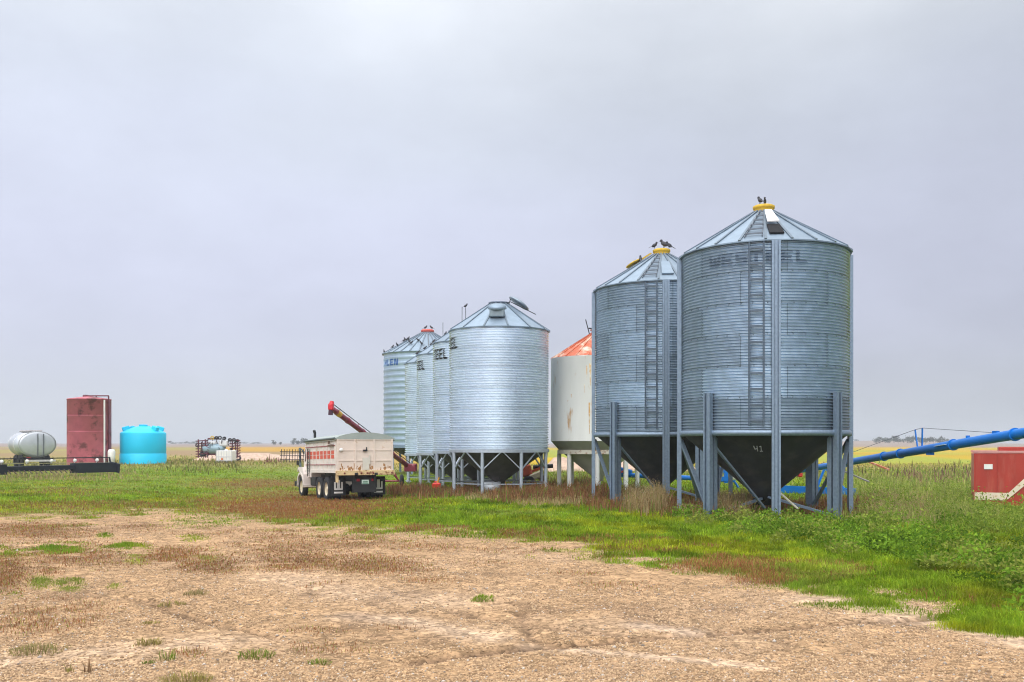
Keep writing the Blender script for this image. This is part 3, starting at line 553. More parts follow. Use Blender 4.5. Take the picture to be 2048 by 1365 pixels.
# ------------------------------------------------------------------ birds
def bird_mesh():
    b = MB(); b.ball((0, 0, .10), (.105, .05, .055), 10, Matrix.Rotation(R(-32), 3, 'Y')).ball((.075, 0, .185), (.038, .034, .036), 8)
    b.tube((.10, 0, .185), (.145, 0, .178), .012, .001, 6)
    b.add([(-.06, -.03, .07), (-.06, .03, .07), (-.20, .022, .0), (-.20, -.022, .0), (-.06, 0, .09), (-.19, 0, .015)], [(0, 1, 2, 3), (0, 4, 5, 3), (1, 2, 5, 4), (0, 1, 4), (2, 3, 5)])
    for s in (-1, 1): b.tube((.0, .02 * s, .06), (.01, .022 * s, 0), .006, n=5)
    return b
proto_bird = None
def bird(p, yaw, label, group=None, s=1.0):
    global proto_bird
    if proto_bird is None: o = bird_mesh().build('bird', BIRD_MAT); proto_bird = o
    else: o = proto_bird.copy(); COL.objects.link(o)
    for k in ('group',):
        if k in o: del o[k]
    o.location = p; o.rotation_euler = (0, 0, yaw); o.scale = (s, s, s)
    tag(o, label, 'bird', group); return o
def bird_on(bn, psi, t, rc, label, group=None, yaw=None, s=1.05):
    root, (X, Y, g), A, (Rr, z1, zt) = bn; rr = (Rr + .1) * (1 - t) + rc * t; zz = g + z1 * (1 - t) + zt * t
    p = Vector((X, Y, 0)) + radial(rr, A(psi), zz + .01); bird(p, random.uniform(0, 6.3) if yaw is None else yaw, label, group, s)
(_, b1, A1, zt1), (_, b2, A2, zt2) = bin1, bin2
bird(Vector((b1[0] - .13, b1[1] - .1, b1[2] + zt1 + .245)), 1.9, 'dark pigeon upright on the yellow cap of the largest bin', None, 1.1)
bird(Vector((b1[0] + .02, b1[1] - .05, b1[2] + zt1 + .25)), 4.4, 'grey pigeon crouched on the yellow cap of the largest bin', None, .9)
bird(Vector((b2[0] - .27, b2[1] - .1, b2[2] + zt2 + .235)), .2, 'pigeon at left rim of the second bin\'s yellow cap', None, 1.1)
bird(Vector((b2[0] + .08, b2[1] - .1, b2[2] + zt2 + .25)), 2.6, 'tall dark pigeon at the middle of the second bin\'s yellow cap', None, 1.45)
bird(Vector((b2[0] + .26, b2[1] - .1, b2[2] + zt2 + .235)), 3.3, 'pigeon with raised tail at right rim of the second bin\'s yellow cap', None, 1.15)
bird(P(1281, 524.5, 34.0), 1.5, 'pigeon beside the thrown back yellow lid on the second bin', None, 1.2)
GB = 'dark birds roosting on the far bin roofs'
for psi, t in ((-85, .05), (-78, .25), (-62, .30), (-80, .55), (-72, .58), (-40, .45), (-66, .62), (-20, .48), (-30, .35), (-10, .30), (12, .42), (25, .35), (38, .30), (18, .2)):
    bird_on(binE, psi, t, .5, 'small dark bird perched on the ribbed roof of the wide blue grey bin', 'dark birds on the wide bin roof', s=1.3)
for psi, t in ((-95, .93), (-60, .95), (-30, .97), (0, .98), (40, .96), (80, .97), (-78, .7), (-86, .45)):
    bird_on(binD, psi, t, .42, 'small dark bird perched near the peak of the farthest bright bin', 'dark birds on the farthest bright bin', s=1.15)
for psi, t in ((-80, .9), (-40, .97), (0, .98), (50, .97)):
    bird_on(binC, psi, t, .42, 'small dark bird perched at the peak of the third bright bin', 'dark birds on the third bright bin', s=1.1)
bird(Vector((binB[1][0] - .55, binB[1][1], 8.75)), .5, 'lone dark bird on a post above the second bright bin roof')
tagp = MB().tube((0, 0, 0), (0, 0, .72), .02).build('roof_post', mat('lever_steel', (.2, .22, .25), .5, .5), binB[0]); tagp.location = (-.55, 0, 8.03 - binB[1][2])
cap_r = binE[1]
bird(Vector((cap_r[0] - .15, cap_r[1] - .1, 10.7)), .2, 'dark bird on left side of the red bin cap', None, 1.3)
bird(Vector((cap_r[0] + .32, cap_r[1] - .1, 10.7)), 3.3, 'dark bird with raised tail at right end of the red bin cap', None, 1.3)

# ------------------------------------------------------------------ grain truck
def truck():
    th = R(25.2); rl = Vector((-7.13, 38.5, 0)); c = rl + 1.22 * Vector((math.cos(th), math.sin(th), 0)); zg = -.31
    root = thing('grain_truck', 'old cream tandem grain truck with red striped box and tarp, seen from behind', 'truck', (c.x, c.y, zg), (R(-1.3), 0, th))
    cream = mat('faded_cream_paint', (.68, .575, .50), .55, 0, .09, 3, col2=(.42, .25, .11), f2=(.60, .72), s2=3.0)
    sidep = mat('faded_side_paint', (.66, .60, .54), .55, 0, .08, 3, col2=(.50, .40, .30), f2=(.6, .75), s2=2)
    rustsill = mat('rusty_cream_sill', (.60, .45, .24), .6, 0, .12, 6, col2=(.20, .075, .035), f2=(.54, .64), s2=5)
    frame = mat('black_chassis', (.018, .018, .02), .6, 0, .3, 8); red = mat('red_stripe_paint', (.58, .085, .045), .5, 0, .12, 5, col2=(.6, .3, .22), f2=(.6, .75), s2=4); dline = mat('dark_red_line', (.26, .04, .05), .5)
    L_, z0, z1 = 5.3, 1.2, 2.57
    b = MB()                                                                    # open grain box: floor, sides, front
    b.box((0, L_ / 2, z0 + .04), (2.36, L_, .08)).box((-1.19, L_ / 2, (z0 + z1) / 2), (.05, L_, z1 - z0)).box((1.19, L_ / 2, (z0 + z1) / 2), (.05, L_, z1 - z0)).box((0, L_ - .03, (z0 + z1) / 2), (2.33, .05, z1 - z0))
    for s in (-1, 1):
        for k in range(9): b.box((s * 1.225, .15 + k * (L_ - .3) / 8, (z0 + z1) / 2 + .02), (.03, .07, z1 - z0 - .06))
        b.box((s * 1.225, L_ / 2, z0 + .04), (.05, L_ - .02, .12)).box((s * 1.225, L_ / 2, z1 - .03), (.06, L_ - .02, .06))
    box = b.build('grain_box', sidep, root)
    b = MB()
    for s in (-1, 1):
        for k in range(8):
            y0 = .15 + k * (L_ - .3) / 8 + .05; y1 = y0 + (L_ - .3) / 8 - .1
            for zz, hh in ((2.03, .155), (1.85, .155)): b.box((s * 1.219, (y0 + y1) / 2, zz), (.012, y1 - y0, hh))
    b.build('red_stripes', red, box)
    b = MB()
    for s in (-1, 1):
        for zz in (2.30, 1.52): b.box((s * 1.243, L_ / 2, zz), (.012, L_ - .1, .035))
    b.build('red_lines', dline, box)
    b = MB().box((0, -.012, (z0 + z1) / 2), (2.33, .045, z1 - z0))
    for x in (-1.15, -.42, .38, 1.15): b.box((x, -.045, (z0 + z1) / 2), (.07, .04, z1 - z0 - .02))
    for zz in (z1 - .04, 2.11, 1.68): b.box((0, -.040, zz), (2.3, .03, .05))
    tg = b.build('tailgate', cream, root)
    rr = random.Random(3); b = MB()
    for k in range(46):
        x = rr.uniform(-1.1, 1.1); z = 1.24 + abs(rr.gauss(0, .10)); l = rr.uniform(.03, .16); b.box((x, -.0375 - .0004 * k / 46, z + l / 2), (rr.uniform(.015, .07), .006, l))
    b.build('rust_spots', mat('rust_spot', (.34, .17, .06), .8, 0, .3, 12), tg)
    MB().box((.02, -.062, 1.55), (.28, .03, .5)).box((.17, -.07, 1.72), (.04, .05, .36)).build('chute_gate', mat('pale_gate', (.60, .57, .50), .5, 0, .1, 6, col2=(.3, .15, .06), f2=(.58, .68), s2=6), tg)
    MB().box((-.02, -.085, 2.1), (.17, .08, .06)).box((.04, -.09, 2.17), (.03, .05, .12)).build('latch', BLACK, tg)
    M90 = Matrix.Rotation(R(90), 3, 'X')
    MB().lathe([(0, .07), (.05, .07), (.075, .04), (.075, -.02), (0, -.02)], 16, c=(-1.02, -.06, 2.12), M=M90).build('lamp', WHITE, tg)
    MB().box((0, -.06, z0 - .02), (2.46, .16, .2), None, .012).box((-1.18, -.02, z0 - .25), (.1, .1, .3)).build('rear_sill', rustsill, root)
    b = MB()
    for x in (-.9, -.2, .05, .3, 1.1): b.lathe([(0, .02), (.035, .02), (.035, -.02), (0, -.02)], 12, c=(x, -.15, z0 - .03), M=M90)
    b.build('marker_lights', mat('dark_red_lens', (.18, .02, .02), .3), root)
    # tarp, bowed over the box
    b = MB(); nx, ny = 14, 18; vs = []; fs = []
    for j in range(ny + 1):
        for i in range(nx + 1):
            u = -1 + 2 * i / nx; y = -.06 + (L_ + .08) * j / ny; sag = .02 * math.cos(j / ny * 2 * math.pi * 5)
            vs.append((1.27 * u, y, z1 + .02 + (.23 + sag) * (1 - u * u) ** .8 - (.10 if abs(u) == 1 else 0)))
    for j in range(ny):
        for i in range(nx): k = j * (nx + 1) + i; fs.append((k, k + 1, k + nx + 2, k + nx + 1))
    b.add(vs, fs, True); n0 = len(vs)
    for yy in (-.06, L_ + .02): b.add([(1.27 * (-1 + 2 * i / nx), yy, z1 + .02 + .25 * (1 - (-1 + 2 * i / nx) ** 2) ** .8) for i in range(nx + 1)] + [(1.27 * (-1 + 2 * i / nx), yy, z1 - .02) for i in range(nx + 1)], [(i, i + 1, nx + 2 + i, nx + 1 + i) for i in range(nx)])
    b.build('tarp', mat('grey_green_tarp', (.30, .34, .32), .65, 0, .12, 4, .2, 12), root)
    MB().tube((-1.29, -.08, z1 + .02), (-1.29, L_, z1 + .02), .045, n=10).build('tarp_roll', mat('dark_tarp_roll', (.10, .12, .12), .7), root)
    # box side ladder and crank
    b = MB()
    for y in (4.42, 4.72): b.box((-1.28, y, 1.62), (.03, .035, 1.24))
    for k in range(5): b.box((-1.28, 4.57, 1.12 + k * .25), (.026, .28, .03))
    b.build('side_ladder', BLACK, root)
    MB().box((-1.29, .55, 2.32), (.05, .8, .06)).box((-1.29, .85, 2.44), (.05, .12, .12)).build('tarp_crank', mat('rusty_dark_steel', (.13, .07, .05), .7), root)
    MB().tube((-.75, 5.5, 1.2), (-.75, 5.5, 2.98), .06, n=12).tube((-.75, 5.5, 2.98), (-.80, 5.44, 3.1), .065).build('exhaust_stack', BLACK, root)
    # chassis
    b = MB()
    for s in (-1, 1): b.box((s * .42, 3.7, .95), (.1, 7.4, .26)).box((s * .42, 2.3, 1.13), (.12, 5.0, .1))
    for y in (.15, 2.3, 4.2, 7.2): b.box((0, y, .95), (.8, .1, .2))
    for y in (1.75, 3.0): b.tube((-.95, y, .5), (.95, y, .5), .09).ball((0, y, .5), (.2, .22, .2), 12)
    b.tube((-.85, 6.75, .5), (.85, 6.75, .5), .06).tube((0, 3, .55), (0, 6.2, .75), .05)
    b.box((0, .12, .62), (1.0, .06, .5)).box((-.95, 4.3, .78), (.4, .9, .4), None, .05).box((.95, 4.3, .78), (.4, .9, .4), None, .05)
    b.build('chassis', frame, root)
    MB().box((0.03, .08, .80), (.30, .015, .18)).build('number_plate', mat('pale_green_plate', (.62, .74, .68), .4), root)
    MB().box((0.03, .072, .735), (.26, .01, .03)).box((.03, .072, .80), (.2, .01, .05)).build('plate_marks', mat('green_plate_ink', (.08, .22, .14), .5), root)
    for x in (-.28, .36): MB().box((x, .07, .88), (.15, .05, .11), None, .015).build('tail_light', mat('red_tail_lens', (.26, .02, .03), .25), root)
    def wheel(x, y, dual):
        for q, sx in enumerate((0, -.32 if x > 0 else .32)[:2 if dual else 1]):
            xx = x + sx; s = 1 if x > 0 else -1; M = Matrix.Rotation(R(90) * s, 3, 'Y')
            w = MB().lathe([(.28, -.10), (.40, -.13), (.47, -.12), (.5, -.08), (.5, .08), (.47, .12), (.40, .13), (.28, .10)], 36, c=(xx, y, .5), M=M).build('wheel', RUB, root)
            if q == 0: MB().lathe([(.29, .10), (.29, .06), (.24, .03), (.13, .0 if dual else .1), (.10, .06), (.0, .08)], 28, c=(xx, y, .5), M=M).build('rim', mat('cream_rim', (.60, .52, .38), .5, 0, .15, 8), w)
    for y in (1.75, 3.0):
        for x in (-1.08, 1.08): wheel(x, y, True)
    for x in (-1.0, 1.0): wheel(x, 6.75, False)
    for s in (-1, 1):                                                           # mud flaps with their white badge: three uprights over a bar
        fl = MB().box((s * .86, .98, .62), (.62, .02, .78)).build('mud_flap', RUB, root)
        b = MB(); x0 = s * .86; y = .964
        for dx, h0, h1 in ((-.15, .52, .80), (-.03, .52, .88), (.03, .52, .88), (.15, .52, .80)): b.box((x0 + dx, y, (h0 + h1) / 2), (.07, .008, h1 - h0))
        b.box((x0, y, .50), (.36, .008, .07)).box((x0, y, .36), (.38, .008, .07)); b.build('flap_badge', WHITE, fl)
    # cab, bonnet and wings
    cabp = mat('cab_paint', (.70, .62, .58), .4, 0, .05, 3)
    prof = [(5.5, .95), (7.0, .95), (7.0, 1.65), (6.75, 2.38), (6.6, 2.44), (5.6, 2.44), (5.5, 2.36)]
    cab = MB().prism(prof, -.92, .92, 0).build('cab', cabp, root)
    MB().prism([(5.9, 1.68), (6.82, 1.68), (6.64, 2.28), (5.95, 2.28)], -.926, .926, 0).box((0, 5.495, 2.0), (1.2, .012, .45)).build('cab_glass', mat('dark_glass', (.02, .025, .03), .08), cab)
    b = MB().prism([(7.0, .95), (8.1, .95), (8.12, 1.45), (8.0, 1.58), (7.0, 1.66)], -.55, .55, 0); b.build('bonnet', cabp, root)
    for s in (-1, 1):
        arch = [(6.75 + .68 * math.cos(R(q)), .52 + .66 * math.sin(R(q))) for q in range(-5, 186, 12)]; inn = [(6.75 + .58 * math.cos(R(q)), .52 + .56 * math.sin(R(q))) for q in range(185, -6, -12)]
        b = MB().prism(arch + inn, s * .55, s * 1.17, 0).prism([(6.08, .5), (6.18, .5), (6.3, .95), (7.2, 1.32), (7.35, 1.2), (7.25, 1.42), (6.3, 1.42), (6.1, 1.1)], s * .56, s * 1.155, 0); b.build('wing', cabp, root)
        MB().box((s * 1.18, 7.15, 1.62), (.1, .06, .2)).tube((s * .95, 7.1, 1.3), (s * 1.18, 7.15, 1.55), .015).build('mirror', BLACK, root)
    MB().box((0, 8.2, .62), (2.2, .1, .25), None, .03).build('front_bumper', frame, root)
truck()

# ------------------------------------------------------------------ augers
def maroon_auger():
    a, b = P(664, 818, 47.0), P(818, 934, 55.0); root = thing('grain_auger', 'dark red grain auger with bright red head rising behind the truck', 'auger', (a.x, a.y, gz(a.x, a.y)))
    o = Vector(root.location); a -= o; b -= o; d = (b - a).normalized(); up = Vector((0, 0, 1)) - d * d.z; up.normalize(); mar = mat('maroon_paint', (.24, .03, .055), .4, 0, .2, 4, col2=(.40, .17, .18), f2=(.55, .68), s2=4)
    tb = MB().tube(a, b, .135, n=18)
    for t in (.18, .36, .55, .75): p = a.lerp(b, t); tb.tube(p - d * .05, p + d * .05, .16, n=18)
    tb.build('tube', mar, root)
    MB().tube(a + up * .26, b + up * .26, .022).build('drive_rod', BLACK, root)
    rb = MB()
    for t in (.08, .3, .5, .7, .9): p = a.lerp(b, t); rb.bar(p + up * .1, p + up * .27, .03)
    rb.build('rod_brackets', mar, root)
    redm = mat('bright_red_paint', (.55, .02, .03), .4)
    MB().box(a - d * .12 + up * .05, (.26, .3, .34), None, .05).tube(a - d * .12 + up * .2, a - d * .12 + up * .34, .13, .10, 14).build('head', redm, root)
    MB().tube(a - d * .14 + Vector((0, 0, -.12)), a - d * .14 + Vector((0, 0, -.36)), .10, .12, 14).build('spout', mat('dark_maroon_rubber', (.05, .015, .03), .7), root)
    p = a + d * .45
    MB().tube(p, p + d * .35, .156, n=18, caps=False).build('decal', mat('yellow_decal', (.6, .36, .04), .5), root)
    m1 = a.lerp(b, .35); m2 = a.lerp(b, .62)
    u = MB(); foot = a.lerp(b, .62); foot.z = .45
    for s in (-.9, .9): u.bar(m1 + up * -.15, foot + Vector((s, 0, 0)), .06).bar(m2 - up * .15, foot + Vector((s, 0, 0)), .06)
    u.tube(foot - Vector((1, 0, 0)), foot + Vector((1, 0, 0)), .05); u.build('undercarriage', mar, root)
    for s in (-1.05, 1.05): MB().lathe([(.18, -.07), (.3, -.09), (.36, -.05), (.36, .05), (.3, .09), (.18, .07)], 24, c=foot + Vector((s, 0, 0)), M=Matrix.Rotation(R(90), 3, 'Y')).build('wheel', RUB, root)
    MB().box(b + Vector((.1, 0, -.05)), (.7, .7, .45), None, .05).build('hopper', mar, root)
maroon_auger()

BLUE = mat('blue_auger_paint', (.004, .15, .53), .45, 0, .10, 3, spec=.25)
def blue_auger():
    a, b = P(1583, 944, 42.), P(2048, 866.5, 21.); e = a + (b - a) * 1.14; root = thing('grain_auger', 'long blue grain auger sloping up to the right behind the largest bin', 'auger', (a.x, a.y, 0))
    o = Vector(root.location); a -= o; b -= o; e -= o; d = (e - a).normalized(); up = (Vector((0, 0, 1)) - d * d.z).normalized(); side = d.cross(up)
    tb = MB().tube(a, e, .118, n=22)
    for t in (.16, .33, .5, .56, .72, .86, .95): p = a.lerp(e, t); tb.tube(p - d * .03, p + d * .03, .15, n=22)
    tb.build('tube', BLUE, root)
    def where(px): # parameter along the tube where it crosses a photo column
        f = lambda t: 1024 + F * (o + a.lerp(e, t)).x / (o + a.lerp(e, t)).y
        lo, hi = 0., 1.
        for _ in range(40):
            m = (lo + hi) / 2
            if f(m) < px: lo = m
            else: hi = m
        return lo
    post = MB(); tops = []
    for px, lean in ((1836, .30), (1844, -.12)):
        p = a.lerp(e, where(px)); q = p + up * .62 + d * lean * -.6; post.bar(p, q, .035); tops.append(q)
    post.build('truss_post', BLUE, root)
    cb = MB(); t0 = a.lerp(e, where(1640)) + up * .12; t1 = a.lerp(e, where(1990)) + up * .12
    cb.tube(t0, tops[0], .008, n=5).tube(tops[0], tops[1], .008, n=5).tube(tops[1], t1, .008, n=5); cb.build('truss_cable', mat('cable_steel', (.2, .22, .25), .5, .5), root)
    p = a.lerp(e, where(1880)); p2 = a.lerp(e, where(1902)); MB().bar(p + side * .118 + up * .02, p2 + side * .118 + up * .02, .012, .10, up=side).build('decal', mat('pale_blue_decal', (.60, .72, .80), .5), root)
    b_ = MB(); p = a.lerp(e, where(1936)); b_.tube(p + up * .11, p + up * .17, .05); p = a.lerp(e, where(1992)); b_.box(p + up * .13, (.08, .2, .06)); p = a.lerp(e, where(1860)); b_.box(p - up * .14, (.1, .3, .07)); b_.build('brackets', BLUE, root)
    # boot end with its frame and hopper
    q = P(1535, 990, 41.) - o; bt = MB().tube(a, a.lerp(q, .5), .2, .16, 16).tube(a.lerp(q, .45), q, .09, n=12).bar(a + d * .5, a - d * .7 + Vector((0, 0, -.1)), .3, .22); bt.build('boot', BLUE, root)
    fr = MB(); c1, c2 = P(1528, 978, 40.) - o, P(1712, 986, 38.) - o; c3, c4 = P(1540, 996, 40.) - o, P(1712, 996, 38.) - o
    fr.bar(c1, c2, .12, .34).bar(c3, c4, .1, .14); k1 = P(1650, 935, 39.) - o; fr.bar(k1, P(1690, 980, 38.4) - o, .08).bar(k1, P(1630, 985, 39.) - o, .08); fr.bar(c1, c3, .1).bar(c2, c4, .1); fr.build('carriage_frame', BLUE, root)
    MB().box(P(1600, 948, 41.5) - o, (.2, .2, .3), None, .04).build('gearbox', mat('red_gearbox', (.5, .04, .03), .4), root)
blue_auger()
def blue_swing():
    a, b = P(1236, 948, 46.), P(1470, 965, 43.); root = thing('auger_hopper', 'low blue swing hopper half hidden behind the black bin cones', 'auger hopper', (a.x, a.y, gz(a.x, a.y)))
    o = Vector(root.location); a -= o; b -= o
    MB().tube(a + Vector((.1, 0, -.05)), b + Vector((0, 0, .1)), .11, n=14).build('tube', BLUE, root)
    MB().box(a + Vector((.25, 0, .12)), (.8, .7, .34), Matrix.Rotation(R(14), 3, 'Y'), .05).build('hopper', BLUE, root)
    MB().box(a + Vector((.2, -.36, .12)), (.5, .02, .1), Matrix.Rotation(R(-10), 3, 'Y')).build('red_flap', mat('red_gearbox', (.5, .04, .03), .4), root)
    c = P(1447, 940, 43.) - o; MB().bar(c + Vector((-.5, 0, .35)), c + Vector((.1, 0, -.15)), .1).bar(c + Vector((.12, 0, .1)), c + Vector((.1, 0, -.6)), .16).bar(c + Vector((-.2, 0, -.4)), c + Vector((.5, 0, -.45)), .2).build('frame', BLUE, root)
    MB().ball(P(1468, 955, 42.6) - o, (.16, .16, .14), 12).build('wheel_hub', WHITE, root)
    MB().box(P(1443, 922, 43.4) - o, (.4, .5, .3), Matrix.Rotation(R(30), 3, 'Y'), .06).build('engine_cover', mat('orange_paint', (.62, .25, .05), .5), root)
    for s in (0, 1): p = a.lerp(b, s); MB().tube(Vector((p.x + .2, p.y, 0)), p, .05).build('stand', BLUE, root)
blue_swing()

# ------------------------------------------------------------------ red steel box at the right edge
def red_box():
    Y = 32.; a = P(1948, 1013, Y); g = gz(a.x, Y); root = thing('grain_wagon_box', 'dark red steel box with cream angled stripe at the right edge', 'wagon box', (a.x, Y, g), (0, 0, R(-24)))
    redm = mat('faded_red_steel', (.37, .036, .022), .45, 0, .14, 1.6, col2=(.38, .08, .05), f2=(.5, .7), s2=2, stretch=(2, 1, .4)); pink = mat('pale_red_rim', (.50, .24, .22), .5)
    W, D, h = 3.6, 2.6, 1.77; b = MB().box((W / 2, D / 2, h / 2 - .03), (W, D, h + .06), None, .012)
    for x in (.03, .72, W / 2, W - .03): b.box((x, -.015, h / 2), (.035 if x == .72 else .06, .03, h - .05))
    b.build('body', redm, root)
    MB().box((W / 2, .1, h + .05), (W + .04, .24, .08), None, .01).box((W / 2, D - .1, h + .05), (W + .04, .24, .08)).build('rim', pink, root)
    MB().box((W / 2 + .35, 1.4, h + .14), (W - .9, .9, .16), None, .02).build('top_plate', redm, root)
    t = MB(); s0, s1, zz, th = .02, .93, .34, .25
    t.add([(s0, -.034, zz - th / 2), (s1, -.034, zz - th / 2), (s1 + .1, -.034, zz + th / 2), (s0, -.034, zz + th / 2), (s1 + .04, -.034, zz - th / 2), (s1 + 1.44, -.034, zz + 1.32 - th / 2), (s1 + 1.36, -.034, zz + 1.32 + th / 2), (s1 + .1, -.034, zz + th / 2)], [(0, 1, 2, 3), (4, 5, 6, 7)])
    t.build('stripe', mat('cream_stripe_paint', (.70, .60, .46), .5, 0, .06, 4, col2=(.50, .24, .08), f2=(.56, .66), s2=5), root)
    MB().box((.43, -.02, 1.33), (.26, .02, .17)).build('label_plate', WHITE, root)
    MB().tube((W / 2, .2, h + .3), (W - .4, .5, h + .32), .12, n=12).build('roll', mat('brown_roll', (.14, .07, .06), .7), root)
red_box()

# ------------------------------------------------------------------ left background: tanks, header, seeder, harrow
def red_tank():
    Y = 80.; Rr = 41 / F * Y; X = (178.5 - 1024) / F * Y; g = gz(X, Y); root = thing('upright_tank', 'tall dark red rusty storage tank with white pipe', 'tank', (X, Y, g)); toc = math.atan2(-Y, -X); A = lambda p: toc + R(p)
    zt = P(0, 800, Y).z - g
    m = mat('rusty_maroon_paint', (.47, .12, .155), .6, 0, .16, 1.2, col2=(.17, .05, .055), f2=(.52, .62), s2=1.0)
    MB().lathe([(Rr, -.1), (Rr, zt), (Rr + .03, zt), (Rr + .03, zt + .04), (Rr - .1, zt + .08), (0, zt + .32)], 64).build('shell', m, root)
    b = MB()
    for k in range(1, 4): b.lathe([(Rr + .0, zt * k / 4 - .02), (Rr + .012, zt * k / 4 - .02), (Rr + .012, zt * k / 4 + .02), (Rr, zt * k / 4 + .02)], 64)
    b.build('weld_seams', m, root)
    MB().tube(radial(Rr + .07, A(40), 0), radial(Rr + .07, A(40), zt - .05), .07, n=10).build('sight_pipe', WHITE, root)
    p = mat('dark_maroon_pipe', (.12, .02, .035), .5); xr, xm = Rr + .03, -.25
    MB().path([(xr, -.3, 0), (xr, -.3, zt + .32), (xm, -.3, zt + .32), (xm + .15, -.3, zt + .1)], .055, 10).tube((.72, -.3, zt + .32), (.72, -.3, zt + .1), .05).build('fill_pipe', p, root)
    MB().lathe([(.22, 0), (.25, .1), (.22, .2), (0, .2)], 18, c=(-.2, -.2, zt + .2)).build('hatch', p, root)
red_tank()
def cyan_tank():
    Y = 82.; X = (286.5 - 1024) / F * Y; Rr = 43.5 / F * Y; g = gz(X, Y); root = thing('water_tank', 'round bright cyan plastic tank with lugs on its domed top', 'tank', (X, Y, g)); m = mat('cyan_plastic', (.01, .52, .80), .5, 0, .04, 1)
    zt = P(0, 865, Y).z - g; zr = P(0, 907, Y).z - g
    MB().lathe([(Rr + .02, -.1), (Rr + .02, zr - .06), (Rr - .02, zr - .02), (Rr - .02, zr + .02), (Rr, zr + .06), (Rr, zt - .12), (Rr - .03, zt - .05), (Rr - .12, zt), (Rr * .72, zt + .22), (.5, zt + .50), (0, zt + .52)], 64).build('shell', m, root)
    MB().lathe([(.34, zt + .45), (.36, zt + .6), (.36, zt + .66), (0, zt + .68)], 24).build('lid', m, root)
    for ang in (25, 90, 155, 205, 335): q = toc_ang = R(ang) + math.pi; pos = radial(Rr * .74, R(ang) , zt + .2); MB().box(pos + Vector((0, 0, .12)), (.62, .36, .36), Matrix.Rotation(R(ang), 3, 'Z') @ Matrix.Rotation(R(16), 3, 'Y'), .06).build('lifting_lug', m, root)
cyan_tank()
MB_pail = MB().lathe([(0, 0), (.2, 0), (.24, .55), (.25, .9), (.18, 1.05), (0, 1.08)], 20)
pp = P(223, 922, 79.); o = MB_pail.build('plastic_drum', WHITE); o.location = (pp.x, 79., gz(pp.x, 79.)); o.scale = (1.2, 1.2, 1.2); tag(o, 'small white drum at the foot of the tall red tank', 'drum')

def silver_tanker():
    Y = 74.; c = P(75, 889, Y); g = gz(c.x, Y); root = thing('tank_trailer', 'silver oval tank trailer seen from its end, left of the red tank', 'tanker', (c.x, Y, g), (0, 0, R(42)))
    zc = c.z - g; rx, rz, L_ = 35 / F * Y, 25.5 / F * Y, 2.9; M = Matrix(((rx, 0, 0), (0, 0, -1), (0, rz, 0)))
    prof = [(0, .16), (.5, .13), (.85, .06), (1, 0), (1, -L_), (.85, -L_ - .06), (0, -L_ - .16)]; prof = [(r, z) for r, z in prof]
    sil = mat('brushed_silver_tank', (.50, .52, .56), .38, .45, .10, 2)
    MB().lathe([(r, z) for r, z in prof], 56, c=(0, 0, zc), M=M).build('tank', sil, root)
    b = MB()
    for y in (0.02, 1.4, 2.85): b.lathe([(1.0, -y - .04), (1.02, -y - .04), (1.02, -y + .04), (1.0, -y + .04)], 56, c=(0, 0, zc), M=M)
    b.build('bands', mat('pale_band', (.6, .61, .63), .4, .5), root)
    b = MB()
    for x in (-.02, .40): b.box((x, -.17, zc - .05), (.07, .06, 1.75))
    b.build('end_straps', mat('dark_strap', (.14, .15, .17), .5, .4), root)
    MB().box((-.1, 1.4, zc + rz + .04), (1.0, 2.6, .14), None, .04).build('walkway', mat('grey_walkway', (.35, .33, .34), .6), root)
    fr = MB()
    for s in (-.5, .5): fr.box((s, 1.5, zc - rz - .10), (.14, 3.8, .2))
    fr.box((0, -.3, zc - rz - .16), (2.1, .12, .16)); fr.build('frame', BLACK, root)
    MB().box((.1, -.42, zc - rz - .28), (2.2, .1, .14)).build('bumper', mat('pale_bumper', (.62, .58, .6), .4, .4), root)
    MB().box((-.75, -.44, zc - rz - .08), (.3, .06, .18)).build('tail_light', mat('red_tail_lens', (.26, .02, .03), .25), root)
    for y in (.9, 2.1):
        for s in (-.95, .95): MB().lathe([(.2, -.12), (.4, -.15), (.48, -.1), (.48, .1), (.4, .15), (.2, .12)], 24, c=(s, y, .48), M=Matrix.Rotation(R(90), 3, 'Y')).build('wheel', RUB, root)
silver_tanker()

